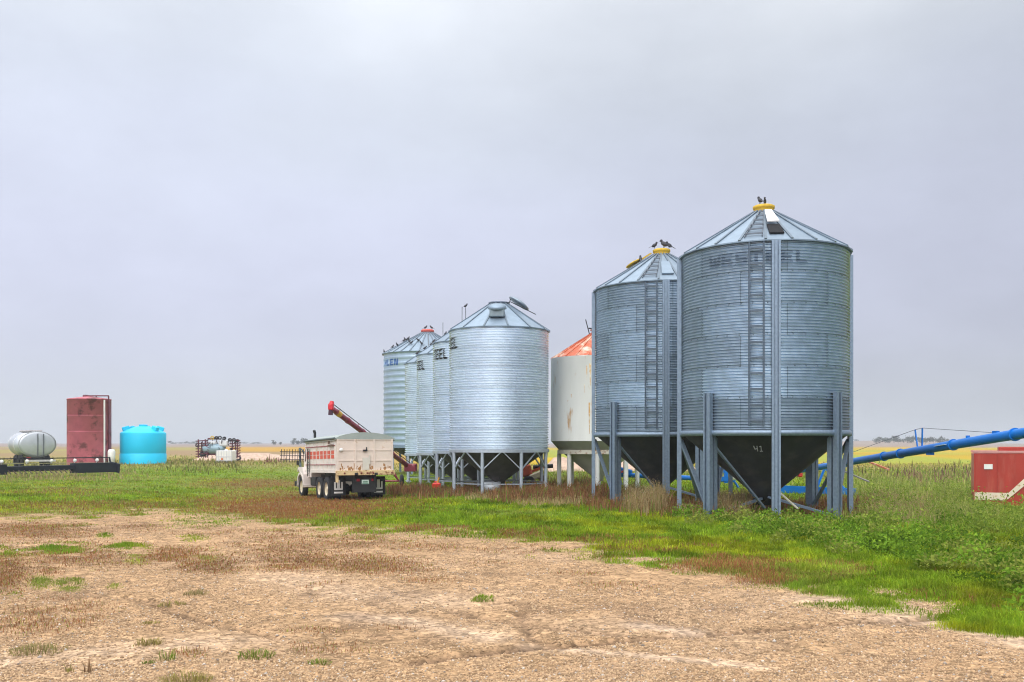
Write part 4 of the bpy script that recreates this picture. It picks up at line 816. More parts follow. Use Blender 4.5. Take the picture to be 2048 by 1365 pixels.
def header():
    a, b = P(-70, 957, 54.), P(226, 941, 62.); root = thing('combine_header', 'long black harvester header lying in the grass before the tanks', 'header', (b.x, b.y, gz(b.x, b.y))); o = Vector(root.location); a -= o; b -= o; a.z = gz(*(Vector(o) + a)[:2]) - o.z; b.z = .12; a.z += .12
    d = b - a; d.z = 0; L_ = d.length; d.normalize(); n = Vector((d.y, -d.x, 0)); blk = mat('black_header_steel', (.014, .017, .028), .45, .2, .3, 3)
    at = lambda s, f, z: a + d * s + n * f + Vector((0, 0, z))
    MB().bar(at(0, 0, .44), at(L_, 0, .44), .5, .26, up=(0, 0, 1)).bar(at(0, -.25, .3), at(L_, -.25, .3), .12).bar(at(L_ - 2.9, .1, .38), at(L_, .1, .38), .62, .62).bar(at(0, .1, .4), at(2.2, .1, .4), .62, .6).build('trough', blk, root)
    MB().bar(at(0, .05, 1.02), at(L_ - .3, .05, 1.02), .06).bar(at(L_ - .3, .05, 1.05), at(L_ - .2, .05, .5), .08).build('top_rail', blk, root)
    MB().bar(at(0, .0, .78), at(L_, .0, .66), .05).build('mid_rail', mat('straw_dusted_rail', (.32, .30, .16), .7), root)
    k = 0
    for s in np.arange(.5, L_ - .2, 1.55): MB().lathe([(0, -.03), (.11, -.03), (.11, .03), (0, .03)], 14, c=at(s, .1, .86), M=Matrix.Rotation(R(90), 3, 'X')).bar(at(s, .05, .7), at(s, .05, 1.0), .03).build('reel_disc', WHITE, root)
    g_ = MB()
    for s in np.arange(.1, L_ - 3, .32): g_.bar(at(s, .2, .35), at(s + .05, .5, .12), .05)
    g_.build('crop_fingers', mat('rusty_fingers', (.09, .06, .05), .7), root)
    MB().box(at(L_ + .05, .15, .4), (.12, .12, .3)).build('end_reflector', mat('orange_reflector', (.6, .09, .03), .4), root)
    MB().bar(at(L_ - .02, -.3, .45), at(L_ - .02, .7, .3), .08, .6).build('end_divider', blk, root)
header()

def seeder():
    Y = 88.; c = P(432, 921, Y); g = gz(c.x, Y); root = thing('air_seeder', 'folded maroon air seeder with blue grey tank and raised wheels, far left field edge', 'seeder', (c.x, Y, g)); mar = mat('dark_maroon_frame', (.11, .025, .04), .5, 0, .3, 4); U = Y / F
    X = lambda px: (px - 432) * U; Z = lambda py: P(0, py, Y).z - g
    M = Matrix.Rotation(R(90), 3, 'Y'); tk = mat('blue_grey_tank', (.26, .36, .42), .4, .2, .1, 2)
    MB().lathe([(0, -1.05), (.3, -1.02), (.46, -.85), (.48, 0), (.46, .85), (.3, 1.02), (0, 1.05)], 28, c=(X(425), .4, Z(898)), M=M).build('tank', tk, root)
    MB().box((X(424), .4, Z(886)), (.62, .6, .3), None, .08).box((X(446), .3, Z(887)), (.8, .6, .6), None, .1).build('hoppers', mat('pale_hopper', (.68, .68, .70), .5), root)
    b = MB(); b.box((X(430), .3, Z(909)), (3.2, .14, .16)).box((X(430), .9, Z(909)), (3.2, .14, .16)).box((X(425), .2, Z(878)), (1.0, .1, .16))
    for px in (400, 412, 428, 445, 468): b.bar((X(px), .5, Z(912)), (X(px), .5, Z(884)), .09)
    b.build('frame', mar, root)
    for x0, x1 in ((396, 410), (464, 474)):                                     # two folded wings: ladders of shanks
        w = MB()
        for px in (x0, x1): w.bar((X(px), .1, Z(916)), (X(px), .1, Z(879)), .10)
        for k in range(7): z = Z(914 - k * 5.2); w.bar((X(x0) - .25, .1, z), (X(x1) + .3, 0, z + .08), .06, .09); w.bar((X(x1) + .1, 0, z), (X(x1) + .38, -.1, z - .12), .04)
        w.build('wing', mar, root)
    rr = random.Random(8); w = MB()
    for k in range(46):
        px, py = rr.uniform(398, 474), rr.uniform(878, 912); w.bar((X(px), rr.uniform(-.2, .3), Z(py)), (X(px + rr.uniform(-4, 4)), rr.uniform(-.2, .3), Z(py + rr.uniform(2, 9))), rr.uniform(.03, .07))
    w.build('coulter_arms', mat('black_coulter_steel', (.03, .025, .03), .6), root)
    ym = mat('yellow_rim', (.55, .36, .05), .5)
    for px, py, yel in ((424, 876, 1), (432, 876, 0), (439, 876, 0), (448, 877, 0), (459, 880, 0), (467, 880, 0), (394, 891, 0), (474, 882, 0), (466, 915, 0), (475, 917, 0), (405, 908, 0)):
        r = .18 if py < 900 else .32
        w = MB().lathe([(r * .55, -.05), (r * .9, -.07), (r, -.04), (r, .04), (r * .9, .07), (r * .55, .05)], 20, c=(X(px), .1, Z(py)), M=Matrix.Rotation(R(90 if px in (424, 439, 394) else 40), 3, 'X')).build('wheel', ym if yel else RUB, root)
        MB().tube((X(px), .1, Z(py)), (X(px), .3, Z(py + 9)), .03).build('wheel_arm', mar, w)
seeder()
def tote():
    Y = 84.; c = P(452.5, 923, Y); g = gz(c.x, Y); root = thing('liquid_tote', 'white caged plastic tote standing before the folded seeder', 'tote', (c.x, Y, g)); z1 = P(0, 901, Y).z - g; w = 31 / F * Y
    MB().box((0, 0, z1 / 2 + .08), (w, w, z1 - .16), None, .08).lathe([(.14, 0), (.14, .08), (0, .09)], 16, c=(0, 0, z1)).build('bottle', WHITE, root)
    b = MB(); st = mat('cage_steel', (.55, .55, .6), .4, .5)
    for k in range(7):
        x = -w / 2 + w * k / 6
        for y in (-w / 2 - .02, w / 2 + .02): b.bar((x, y, .1), (x, y, z1), .025)
    for zz in (.2, z1 / 2, z1 - .02): b.box((0, -w / 2 - .03, zz), (w + .05, .02, .03)).box((0, w / 2 + .03, zz), (w + .05, .02, .03))
    b.build('cage', st, root)
    MB().box((-.15, -w / 2 - .05, .35), (.14, .05, .16)).build('valve', mat('orange_valve', (.6, .16, .04), .5), root)
    MB().box((0, 0, .06), (w + .1, w + .1, .12)).build('pallet', mat('dark_pallet', (.08, .07, .07), .8), root)
tote()
def harrow():
    Y = 62.; c = P(580, 927, Y); g = gz(c.x, Y); root = thing('harrow_section', 'black tine harrow section stood on edge beyond the truck nose', 'harrow', (c.x, Y, g)); m = mat('black_harrow_steel', (.02, .02, .022), .6); X = lambda px: (px - 580) / F * Y; Z = lambda py: P(0, py, Y).z - g
    b = MB()
    for py in (904, 912, 920): b.bar((X(560), 0, Z(py)), (X(612), 0, Z(py)), .05)
    for px in np.arange(562, 612, 5.5): b.bar((X(px), .02, Z(925)), (X(px + 1), .02, Z(899)), .035)
    b.build('tine_grid', m, root)
    MB().bar((X(601), .1, -.1), (X(599), .1, Z(896)), .13, .1).bar((X(602), .1, Z(898)), (X(610), .1, Z(910)), .08).build('post', mat('blue_grey_post', (.10, .13, .15), .6), root)
harrow()

# things lying about under and behind the bins
def pail(px, py, Y, h, w, m, name, label, cat, lid=None):
    c = P(px, py, Y); o = thing(name, label, cat, (c.x, Y, gz(c.x, Y)))
    MB().lathe([(0, 0), (w * .45, 0), (w * .5, h), (w * .47, h), (w * .44, h * .9), (0, h * .9)], 20).build('body', m, o)
    MB().path([(-w * .5, 0, h), (-w * .4, 0, h + w * .3), (0, 0, h + w * .42), (w * .4, 0, h + w * .3), (w * .5, 0, h)], .01, 6).build('handle', BLACK, o)
pail(984, 978, 41., .5, .75, mat('pale_grey_pail', (.55, .58, .62), .4, .3), 'metal_tub', 'pale grey tub under the nearest bright bin', 'tub')
def jerry():
    c = P(879, 982, 47.); o = thing('fuel_can', 'bright red fuel can with yellow spout under the second bright bin', 'fuel can', (c.x, 45.2, gz(c.x, 45.2)))
    MB().box((0, 0, .22), (.42, .25, .40), None, .06).box((0, 0, .46), (.22, .06, .06), None, .02).build('body', mat('fuel_can_red', (.62, .035, .02), .4), o)
    MB().tube((.05, 0, .42), (.12, 0, .68), .05, .035, 10).build('spout', mat('spout_yellow', (.6, .3, .02), .5), o)
jerry()
def engine():
    Y = 45.; c = P(1062, 962, Y); g = gz(c.x, Y); o = thing('auger_engine', 'red and cream engine mover with black pipe beside the nearest bright bin', 'engine', (c.x, Y, g)); Z = c.z - g; rd = mat('orange_red_paint', (.55, .09, .03), .45, 0, .15, 5)
    MB().box((-.25, 0, .85), (.55, .6, .55), Matrix.Rotation(R(-14), 3, 'Y'), .08).bar((-.5, 0, .6), (.7, 0, 1.05), .12).build('cowl', rd, o)
    MB().box((.25, -.1, .62), (.7, .5, .3), Matrix.Rotation(R(-22), 3, 'Y'), .06).build('chute', mat('cream_chute', (.6, .52, .36), .5), o)
    MB().tube((.1, .1, 1.0), (1.05, .1, 1.06), .10, n=12).build('pipe', BLACK, o)
    MB().bar((.2, 0, .6), (.75, 0, .15), .08).bar((-.5, 0, .6), (-.55, 0, 0), .08).bar((.6, .3, .7), (.6, .3, 0), .08).build('stand', mat('rusty_stand', (.12, .06, .04), .7), o)
    for s in (-.35, .35): MB().lathe([(.12, -.06), (.24, -.08), (.3, -.05), (.3, .05), (.24, .08), (.12, .06)], 20, c=(-.1, s, .3), M=Matrix.Rotation(R(90), 3, 'X')).build('wheel', RUB, o)
engine()
def loose(name, label, cat, a, b, w, d, m):
    a, b = Vector(a), Vector(b); o = MB().bar((0, 0, 0), b - a, w, d, bev=.006).tube(tuple((b - a) * .05 - Vector((0, 0, .01))), tuple((b - a) * .12 - Vector((0, 0, .01))), w * .62, n=8).build(name, m); o.location = a; tag(o, label, cat)
loose('rusty_pipe', 'rusty orange bent pipe poking from weeds under the blue auger', 'pipe', P(1722, 918, 39.), P(1778, 940, 37.), .07, .07, mat('orange_rust', (.42, .13, .06), .8, 0, .2, 8, col2=(.5, .3, .22), f2=(.5, .6), s2=6))
loose('grey_plank', 'grey weathered plank sloping into weeds right of the largest bin', 'plank', P(1676, 938, 34.), P(1738, 964, 33.), .07, .05, mat('grey_wood', (.28, .26, .24), .8))
loose('steel_angle', 'thin pale steel angle lying slanted under the largest bin', 'steel bar', P(1560, 986, 26.6), P(1596, 1018, 25.8), .05, .04, mat('pale_steel_edge', (.6, .58, .45), .5, .3))

def straw_pile(name, label, x0, x1, Y, h, w, seed, tip=None):
    nx, ny = 60, 14; r = np.random.default_rng(seed); vs = []; fs = []; g0 = gz((x0 + x1) / 2, Y)
    for j in range(ny + 1):
        for i in range(nx + 1):
            x = x0 + (x1 - x0) * i / nx; v = -1 + 2 * j / ny; y = Y + v * w
            e = min(1, min(i, nx - i) / 5.); z = h * e * (1 - v * v) * (.65 + .6 * float(fnoise(x, y, 2.2, seed))) + .06 * float(vnoise(x, y, .4, seed)) - .05
            vs.append((x - x0, y - Y, z))
    for j in range(ny):
        for i in range(nx): k = j * (nx + 1) + i; fs.append((k, k + 1, k + nx + 2, k + nx + 1))
    o = MB().add(vs, fs, True).build(name, mat('pinkish_straw', (.46, .33, .25), .95, 0, .25, 3, .8, 14)); o.location = (x0, Y, g0); tag(o, label, 'straw pile')
straw_pile('straw_pile', 'low pinkish straw bank behind the white hopper bin', 2.2, 14., 72., 1.05, 2.2, 3)
straw_pile('straw_pile', 'low pale straw bank across the field left of the truck', -32., -15., 96., .75, 2.5, 5)

# ------------------------------------------------------------------ plants
PLANT = plant_mat('leaf_and_blade')
def blades(name, x, y, h, w, col, lean=.35, zoff=0., la=None):
    n = len(x); z = surf_z(x, y) + zoff; az = rng.uniform(0, 2 * np.pi, n); la = rng.uniform(0, 2 * np.pi, n) if la is None else la; ln = rng.uniform(.1, 1, n) * lean * h
    ax, ay = np.cos(az) * w / 2, np.sin(az) * w / 2; lx, ly = np.cos(la) * ln, np.sin(la) * ln
    V = np.empty((n, 5, 3)); V[:, 0] = np.stack([x - ax, y - ay, z - .02], -1); V[:, 1] = np.stack([x + ax, y + ay, z - .02], -1)
    V[:, 2] = np.stack([x + ax * .75 + lx * .35, y + ay * .75 + ly * .35, z + h * .6], -1); V[:, 3] = np.stack([x - ax * .75 + lx * .35, y - ay * .75 + ly * .35, z + h * .6], -1)
    V[:, 4] = np.stack([x + lx, y + ly, z + h * (1 - .25 * lean)], -1)
    base = np.arange(n)[:, None] * 5; L = (base + np.array([0, 1, 2, 3, 3, 2, 4])).ravel(); S = (np.arange(n)[:, None] * 7 + np.array([0, 4])).ravel()
    C = np.repeat(col[:, None, :], 5, 1)
    return V.reshape(-1, 3), L, S, C.reshape(-1, 3)
def leaves(x, y, z, s, col):
    n = len(x); d = rng.normal(size=(n, 3)); d /= np.linalg.norm(d, axis=1)[:, None]; e = rng.normal(size=(n, 3)); e -= d * (e * d).sum(1)[:, None]; e /= np.linalg.norm(e, axis=1)[:, None]
    c = np.stack([x, y, z], -1); s = s[:, None]
    V = np.stack([c - d * s, c + e * s * .45, c + d * s, c - e * s * .45], 1)
    L = np.arange(4 * n); S = np.arange(0, 4 * n, 4); C = np.repeat(col[:, None, :], 4, 1)
    return V.reshape(-1, 3), L, S, C.reshape(-1, 3)
def join(parts):
    V = []; L = []; S = []; C = []; nv = nl = 0
    for v, l, s, c in parts: V.append(v); L.append(l + nv); S.append(s + nl); C.append(c); nv += len(v); nl += len(l)
    return np.concatenate(V), np.concatenate(L), np.concatenate(S), np.concatenate(C)
def fan(n, y0, y1, umax=.72, power=1.0):
    t = rng.uniform(0, 1, n); y = 1 / (1 / y0 + (1 / y1 - 1 / y0) * t) if power == 2 else y0 * (y1 / y0) ** t
    x = rng.uniform(-umax, umax, n) * y; return x, y
def mixc(a, b, t): return np.array(a)[None] * (1 - t[:, None]) + np.array(b)[None] * t[:, None]
def in_bins(x, y):
    k = np.zeros(len(x), bool)
    for bn, r in ((bin1, 1.2), (bin2, 1.2)): k |= np.hypot(x - bn[1][0], y - bn[1][1]) < r
    return k

def grass():
    x, y = fan(1300000, 8.2, 95., power=2); x2, y2 = fan(260000, 8.2, 95., power=2); x2 = np.sign(x2) * (.72 + .75 * np.abs(x2) / y2) * y2; x = np.concatenate([x, x2]); y = np.concatenate([y, y2]); veg, bro, grn, px, py = masks(x, y)
    lushn = fnoise(x, y, 4, 71); fine = fnoise(x, y, .8, 72)
    pr = np.clip(veg * (1 - .75 * bro) + grn, 0, 1); keep = rng.uniform(0, 1, len(x)) < pr * (.7 + .5 * lushn)
    x, y, veg, bro, grn, px, py, lushn, fine = [q[keep] for q in (x, y, veg, bro, grn, px, py, lushn, fine)]; n = len(x)
    lush = np.clip(sstep(.38, .6, lushn) + .5 * np.exp(-((px - 900) / 260) ** 2) + .55 * sstep(1050, 1250, px), 0, 1) * np.interp(px, [0, 500, 760, 2048], [.75, .7, 1, .9])
    clod = sstep(.35, .7, fnoise(x, y, .45, 74)); h = (.02 + .045 * rng.random(n)) + (.17 * rng.random(n) ** 1.4 * (.35 + fine)) * (.35 + .75 * lush) * (.12 + 1.0 * clod); h *= .5 + .5 * sstep(0, .8, pr[keep]); h *= 1 - .6 * np.clip(grn, 0, 1) * (1 - grn) * 2 * (veg < .3); w = np.maximum(.006, y * .0007) * (1 + .8 * (np.abs(x) > .72 * y)) * rng.uniform(.7, 1.4, n)
    t = rng.random(n); col = mixc((.15, .28, .015), (.30, .40, .03), t); yl = sstep(.45, .68, fnoise(x, y, 1.7, 75))[:, None]; col = col * (1 - .6 * yl) + .6 * yl * np.array([.44, .44, .02]); dk = sstep(.5, .7, fnoise(x, y, 1.1, 76))[:, None]; col = col * (1 - .45 * dk); pale = mixc((.40, .36, .09), (.42, .31, .13), t)
    dry = np.clip(1.06 - lush * .88 - rng.random(n) * .6 + .25 * bro, 0, 1) ** 1.6; col = col * (1 - dry[:, None]) + pale * dry[:, None]
    tn = vnoise(x, y, .22, 77) * .6 + vnoise(x, y, .55, 78) * .4; col *= ((.62 + .5 * fine) * (.45 + 1.1 * tn) * rng.uniform(.75, 1.25, n))[:, None]; g2 = np.clip(grn, 0, 1)[:, None]; col = col * (1 - g2 * .6) + g2 * .6 * np.array([.15, .28, .025])
    far = sstep(60, 90, y)[:, None]; col = col * (1 - far * .5) + np.array([.33, .27, .10]) * far * .5
    o = np_mesh('grass', *blades('g', x, y, h, w, col, 1.0), PLANT); tag(o, kind='stuff')
grass()
def brown_weeds():
    x, y = fan(750000, 8.2, 60., power=2); veg, bro, grn, px, py = masks(x, y); keep = rng.random(len(x)) < bro * (.55 + .45 * veg + .35 * (y > 14))
    x, y, veg, bro, px, py = [q[keep] for q in (x, y, veg, bro, px, py)]; n = len(x); f = fnoise(x, y, 1.0, 81)
    h = (.02 + .10 * rng.random(n)) * (.35 + 1.0 * f) * (.55 + .6 * veg); w = np.maximum(.005, y * .0006) * rng.uniform(.7, 1.3, n); t = rng.random(n)
    c = mixc((.26, .10, .042), (.37, .18, .08), t); g = (rng.random(n) < .22)[:, None]; c = np.where(g, mixc((.26, .28, .05), (.34, .32, .08), t), c) * ((.55 + .7 * f) * rng.uniform(.6, 1.35, n))[:, None]
    red = ell(px, py, 580, 1008, 280, 32)[:, None]; c = c * (1 - red * .6) + red * .6 * np.array([.30, .115, .045])
    tag(np_mesh('brown_weeds', *blades('b', x, y, h, w, c, .9), PLANT), kind='stuff')
brown_weeds()
def place_px(px, py): z = np.maximum(py - HZ, 4); y = H * F / z; return (px - 1024) / F * y, y
def tall():
    """head-high dead stalks, dry grass clumps and seed stems around the bin feet and along the far fence line"""
    parts = []; R_ = rng
    def stalks(px0, px1, py0, py1, n, hh, c0, c1, wk=.0008, lean=.4, Y=None, curve=None, clump=.6):
        px = R_.uniform(px0, px1, n) + R_.normal(0, .10 * (px1 - px0), n); py = R_.uniform(py0, py1, n) + R_.normal(0, 3, n)
        if curve is not None: py = py + np.interp(px, curve[0], curve[1])
        x, y = place_px(px, py); f = fnoise(x, y, clump, 91); k = (R_.random(n) < sstep(.3, .6, f)) & ~in_bins(x, y); x, y, f = x[k], y[k], f[k]; m = len(x)
        h = hh * (.2 + .9 * R_.random(m) ** 1.3) * (.2 + 1.3 * f ** 1.3); w = np.maximum(.006, y * wk) * R_.uniform(.6, 1.4, m); t = R_.random(m); c = mixc(c0, c1, t) * (.55 + .8 * R_.random(m))[:, None]; gq = (R_.random(m) < .14)[:, None]; c = np.where(gq, np.array([.16, .25, .04]), c)
        parts.append(blades('t', x, y, h, w, c, lean))
        s = R_.random(m) < .35; xs, ys, hs = x[s], y[s], h[s]; q = len(xs); rep = 3                  # seed heads and dead leaves
        xs = np.repeat(xs, rep) + R_.normal(0, .05, q * rep); ys = np.repeat(ys, rep) + R_.normal(0, .05, q * rep); zs = ground_z(xs, ys) + np.repeat(hs, rep) * R_.uniform(.4, 1, q * rep)
        parts.append(leaves(xs, ys, zs, R_.uniform(.012, .035, q * rep), mixc(c0, c1, R_.random(q * rep)) * .9))
    br0, br1 = (.18, .075, .036), (.34, .19, .09)
    stalks(1000, 1200, 980, 1004, 9000, .62, br0, br1); stalks(1180, 1370, 993, 1022, 9000, .55, br0, br1); stalks(1360, 1720, 1008, 1036, 16000, .50, br0, br1)
    stalks(830, 1010, 974, 986, 6000, .45, br0, br1); stalks(776, 850, 968, 976, 3000, .6, br0, br1); stalks(900, 1100, 968, 980, 4000, .4, br0, br1)
    stalks(1090, 1190, 965, 985, 4000, .5, br0, (.24, .2, .07))
    tn0, tn1 = (.36, .25, .11), (.46, .35, .19)
    stalks(1255, 1330, 1000, 1024, 8000, .85, tn0, tn1, .0006, .5); stalks(1440, 1510, 1012, 1036, 5000, .8, tn0, tn1, .0006, .5); stalks(1370, 1440, 1020, 1036, 1200, .5, tn0, tn1)
    stalks(1040, 1180, 998, 1010, 2500, .3, tn0, tn1); stalks(930, 1040, 985, 996, 1500, .25, tn0, tn1); stalks(1740, 1860, 1000, 1050, 3500, .6, tn0, tn1, .0006, .5)
    stalks(1705, 1960, 965, 1050, 16000, .55, (.24, .32, .05), (.42, .40, .14), .0007, .5); stalks(1900, 2100, 1012, 1060, 7000, .3, (.20, .32, .03), (.36, .38, .08), .0007, .5)
    stalks(1690, 2300, 945, 968, 4500, .55, (.24, .25, .07), (.42, .35, .15), .0007, .5); stalks(1800, 1950, 950, 975, 900, .7, (.20, .09, .07), (.34, .2, .15), .0008, .4)
    stalks(1700, 2048, 938, 956, 260, 1.0, (.07, .04, .03), (.12, .07, .05), .0011, .25)
    stalks(1040, 1700, 940, 962, 9000, .4, (.17, .22, .04), (.36, .30, .12), .0007, .4)
    stalks(-200, 250, 943, 962, 4000, .35, (.30, .23, .11), (.42, .33, .17), .0008, .4); stalks(-200, 380, 925, 945, 4500, .40, (.22, .24, .06), (.38, .29, .13), .0008, .4)
    stalks(330, 620, 921, 938, 3500, .40, (.30, .27, .09), (.42, .33, .16), .0008, .4); stalks(330, 480, 930, 945, 900, .4, (.12, .13, .04), (.2, .17, .06), .0009, .4); stalks(528, 560, 925, 934, 120, .7, (.14, .07, .05), (.2, .1, .07), .001, .3)
    stalks(1000, 2300, 930, 944, 4000, .5, (.36, .28, .10), (.46, .37, .16), .0008, .4)
    tag(np_mesh('dead_stalks', *join(parts), PLANT), kind='stuff')
tall()
def bushes():
    parts = []
    line = np.array([[1360, 1034], [1450, 1044], [1550, 1058], [1650, 1072], [1760, 1085], [1880, 1100], [1980, 1130], [2080, 1160], [2300, 1210], [2600, 1290]], float)
    for k in range(230):
        px = rng.uniform(1360, 2450); py = np.interp(px, line[:, 0], line[:, 1]) + rng.normal(0, 1) * np.interp(px, [1360, 1550, 1800, 2050, 2400], [6, 10, 18, 24, 34]); x, y = place_px(px, py)
        sx = rng.uniform(.25, .6); sz = rng.uniform(.18, .42); n = int(560 * sx); p = rng.normal(size=(n, 3)); p /= np.linalg.norm(p, axis=1)[:, None]; p *= rng.uniform(.3, 1, (n, 1)) ** .5
        xx = x + p[:, 0] * sx; yy = y + p[:, 1] * sx; zz = ground_z(xx, yy) + np.abs(p[:, 2]) * sz * rng.uniform(.7, 1.3, n); t = rng.random(n); v = rng.uniform(.5, 1.2)
        c = mixc((.10, .21, .018), (.24, .38, .035), t) * v
        if rng.random() < .3: c = mixc((.16, .20, .04), (.30, .34, .06), t)
        parts.append(leaves(xx, yy, zz, rng.uniform(.025, .055, n), c))
    for k in range(60):
        px = rng.uniform(1715, 2120); py = rng.uniform(985, 1070); x, y = place_px(px, py); sx = rng.uniform(.2, .5); n = 160; p = rng.normal(size=(n, 3)) * .5
        xx = x + p[:, 0] * sx; yy = y + p[:, 1] * sx; zz = ground_z(xx, yy) + np.abs(p[:, 2]) * rng.uniform(.3, .7); parts.append(leaves(xx, yy, zz, rng.uniform(.03, .06, n), mixc((.14, .23, .03), (.30, .36, .06), rng.random(n))))
    tag(np_mesh('leafy_weeds', *join(parts), PLANT), kind='stuff')
bushes()
TUFTS = [(76, 1304, .16, 260, .34, 'spreading dry green tuft alone on gravel at the bottom left', 0), (296, 1290, .17, 130, .16, 'small yellowish tuft on gravel right of the bottom left tuft', 1), (335, 1322, .30, 40, .10, 'thin upright weed stem with leafy foot near the bottom', 2),
         (512, 1317, .16, 190, .22, 'rounded green tuft on gravel at the bottom, left of a dark patch', 2), (640, 1328, .09, 120, .14, 'low leafy rosette in a dark damp hollow at the bottom', 2), (965, 1201, .08, 150, .20, 'flat green tuft alone in the middle of the gravel', 2),
         (345, 1207, .10, 120, .22, 'pale flattened tuft beside the faint tyre track', 1), (392, 1187, .16, 120, .2, 'grey green tuft just above the faint tyre track', 0), (372, 1366, .20, 260, .26, 'tuft cut by the bottom edge of the picture', 1), (302, 1245, .08, 90, .14, 'sparse little tuft left of the tyre track end', 1),
         (175, 1345, .22, 24, .05, 'bare brown weed stalks standing near the bottom left corner', 3), (138, 1345, .14, 20, .06, 'few thin pale blades in the bottom left corner', 1), (296, 1328, .07, 70, .07, 'tiny bright leafy plant on gravel near the bottom', 2)]
for px, py, hh, n, r, label, kind in TUFTS:
    cx, cy = place_px(px, py); cx, cy = float(cx), float(cy); q = np.clip(rng.normal(size=(n, 2)), -1.4, 1.4) * r * .5; x = cx + q[:, 0]; y = cy + q[:, 1] * .8; t = rng.random(n)
    c = [mixc((.19, .20, .06), (.34, .28, .12), t), mixc((.24, .24, .05), (.38, .31, .11), t), mixc((.12, .21, .025), (.24, .30, .05), t), mixc((.2, .11, .06), (.3, .18, .09), t)][kind]
    rad = np.hypot(q[:, 0], q[:, 1]) / r; out = np.arctan2(q[:, 1], q[:, 0]) + rng.normal(0, .6, n); dull = (rng.random(n) < .35)[:, None]; c = np.where(dull, mixc((.28, .22, .10), (.36, .28, .14), t), c)
    V, L, S, C = blades('u', x, y, hh * np.clip(1.05 - .75 * rad, .2, 1) * rng.uniform(.4, 1, n), rng.uniform(.005, .010, n), c * rng.uniform(.7, 1.2, n)[:, None], 1.5 if kind != 3 else .3, la=out); V = V - np.array([cx, cy, gz(cx, cy)])
    o = np_mesh('grass_tuft', V, L, S, C, PLANT); o.location = (cx, cy, gz(cx, cy)); tag(o, label, 'grass tuft', 'lone tufts on the gravel')

def pebbles():
    n = 190000; x, y = fan(n, 7.6, 30., power=2); veg, bro, grn, px, py = masks(x, y); dens = fnoise(x, y, 1.7, 101); dep, pale = rut(x, y); k = (rng.random(n) < (1 - veg) * (.15 + .85 * sstep(.25, .6, dens)) * (1 - .95 * np.clip(bro * 1.6, 0, 1)) * (1 - np.clip(dep * 1.3, 0, 1)) * (1 - np.clip(pale * 1.4, 0, .93))); x, y = x[k], y[k]; n = len(x)
    s = rng.uniform(.006, .014, n) * (1 + .8 * (rng.random(n) < .06)) + .0002 * y; base = np.array([[1, 0, 0], [-1, 0, 0], [0, 1, 0], [0, -1, 0], [0, 0, .7], [0, 0, -.7]], float)
    V = base[None] * s[:, None, None] * rng.uniform(.6, 1.3, (n, 6, 1)); a = rng.uniform(0, 6.3, n); ca, sa = np.cos(a)[:, None], np.sin(a)[:, None]; X = V[..., 0] * ca - V[..., 1] * sa; Yv = V[..., 0] * sa + V[..., 1] * ca
    zc = surf_z(x, y) - .07 * rut(x, y)[0]
    V = np.stack([X + x[:, None], Yv + y[:, None], V[..., 2] + (zc + s * .15)[:, None]], -1)
    F_ = np.array([[0, 2, 4], [2, 1, 4], [1, 3, 4], [3, 0, 4], [2, 0, 5], [1, 2, 5], [3, 1, 5], [0, 3, 5]]); L = (np.arange(n)[:, None] * 6 + F_.ravel()).ravel(); t = rng.random(n)
    c = mixc((.21, .127, .068), (.57, .39, .225), t); gr = (rng.random(n) < .06)[:, None]; c = np.where(gr, mixc((.14, .11, .09), (.62, .55, .48), t), c)
    m = bpy.data.materials.new('pebble_stone'); m.use_nodes = True; at = m.node_tree.nodes.new('ShaderNodeAttribute'); at.attribute_name = 'col'; m.node_tree.links.new(at.outputs['Color'], m.node_tree.nodes['Principled BSDF'].inputs['Base Color']); m.node_tree.nodes['Principled BSDF'].inputs['Roughness'].default_value = .85
    tag(np_mesh('gravel', V.reshape(-1, 3), L, np.arange(0, len(L), 3), np.repeat(c, 6, 0), m), kind='stuff')
pebbles()

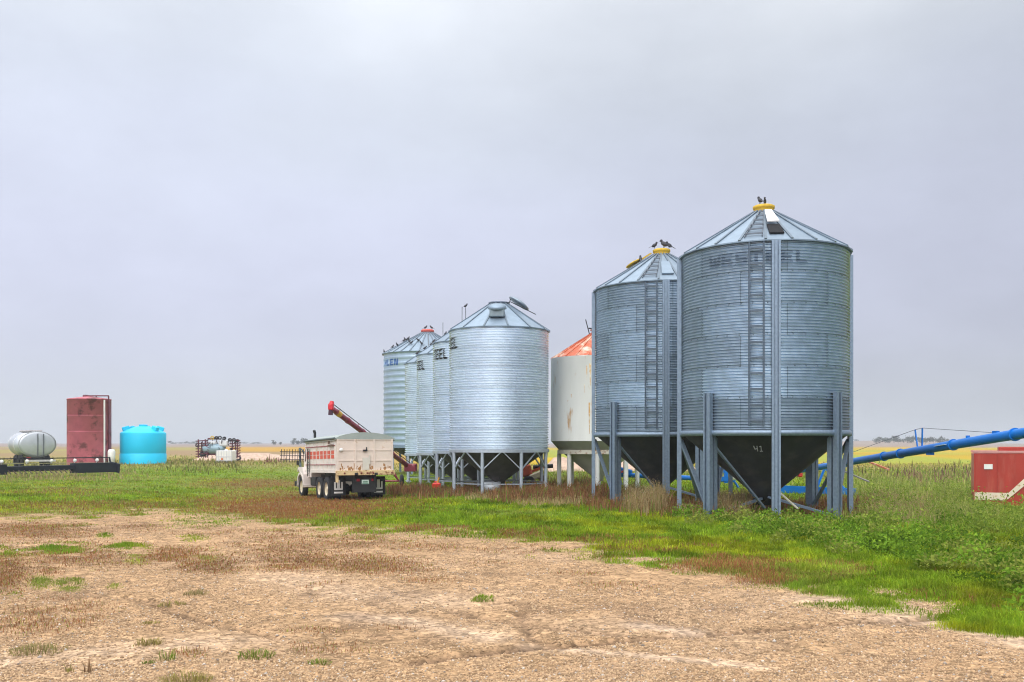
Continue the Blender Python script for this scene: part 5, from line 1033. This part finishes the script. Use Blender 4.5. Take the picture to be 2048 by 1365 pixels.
# ------------------------------------------------------------------ far trees
BARK = mat('dull_bark', (.09, .07, .06), .9)
def tree(px, Y, hpx, wpx, base_py, label, group, narrow=False):
    c = P(px, base_py, Y); g = gz(c.x, Y); root = thing('tree', label, 'tree', (c.x, Y, g), group=group); hh = hpx / F * Y; ww = wpx / F * Y / 2; r = np.random.default_rng(int(px * 7 + Y)); n = 420
    k = 7; cc = r.normal(size=(k, 3)) * np.array([ww * .5, ww * .5, hh * .16]) + np.array([0, 0, hh * .6]); i = r.integers(0, k, n); p = cc[i] + r.normal(size=(n, 3)) * np.array([ww * .28, ww * .28, hh * .11]); p[:, 2] = np.clip(p[:, 2], hh * .12, hh * 1.02)
    col = mixc((.025, .04, .018), (.055, .07, .03), r.random(n)); V, L, S, C = leaves(p[:, 0], p[:, 1], p[:, 2], r.uniform(.4, .9, n) * (hh / 8), col)
    o = np_mesh('crown', V, L, S, C, PLANT); o.parent = root
    MB().tube((0, 0, -.5), (0, 0, hh * .55), .03 * hh, .012 * hh, 7).tube((0, 0, hh * .3), (ww * .4, 0, hh * .6), .012 * hh, .005 * hh, 5).tube((0, 0, hh * .35), (-ww * .4, .1, hh * .62), .012 * hh, .005 * hh, 5).build('trunk', BARK, root)
RT = random.Random(4)
px = 1752
while px < 1896: tree(px, 760 + RT.uniform(-25, 25), RT.uniform(10, 17), RT.uniform(12, 17), 884, 'dark tree in the far shelterbelt beyond the blue auger', 'trees of the far shelterbelt right'); px += RT.uniform(7, 11)
for px, h_, w_, lab in ((548, 10, 7, 'lone upright tree on the horizon left of the truck'), (561, 7, 6, 'smaller tree right of the lone horizon tree')): tree(px, 620, h_, w_, 889, lab, None)
px = 588
while px < 690: tree(px, 700 + RT.uniform(-30, 30), RT.uniform(9, 15), RT.uniform(11, 16), 889, 'hazy tree in the belt rising behind the truck box', 'trees of the belt behind the truck'); px += RT.uniform(8, 12)
px = 340
while px < 400: tree(px, 1000 + RT.uniform(-30, 30), RT.uniform(4, 7), RT.uniform(9, 14), 888, 'small pale tree in the distant belt behind the folded seeder', 'trees of the distant belt left'); px += RT.uniform(8, 12)
for px in (480, 492, 506, 517, 1640, 1712): tree(px, 1050, 5, 12, 888, 'tiny hazy bush like tree on the far horizon', 'far horizon trees')

# ------------------------------------------------------------------ haze
def haze():
    x0, x1, y0, y1, z0, z1 = -3500, 3500, -60, 3600, -3, 45
    o = MB().box(((x0 + x1) / 2, (y0 + y1) / 2, (z0 + z1) / 2), (x1 - x0, y1 - y0, z1 - z0))
    m = bpy.data.materials.new('thin_haze'); m.use_nodes = True; nt = m.node_tree; nt.nodes.clear(); out = nt.nodes.new('ShaderNodeOutputMaterial'); v = nt.nodes.new('ShaderNodeVolumePrincipled')
    v.inputs['Color'].default_value = (.86, .90, .96, 1); v.inputs['Density'].default_value = .00055; v.inputs['Anisotropy'].default_value = .2; nt.links.new(v.outputs[0], out.inputs['Volume'])
    ob = o.build('haze', m); tag(ob, kind='stuff')
haze()
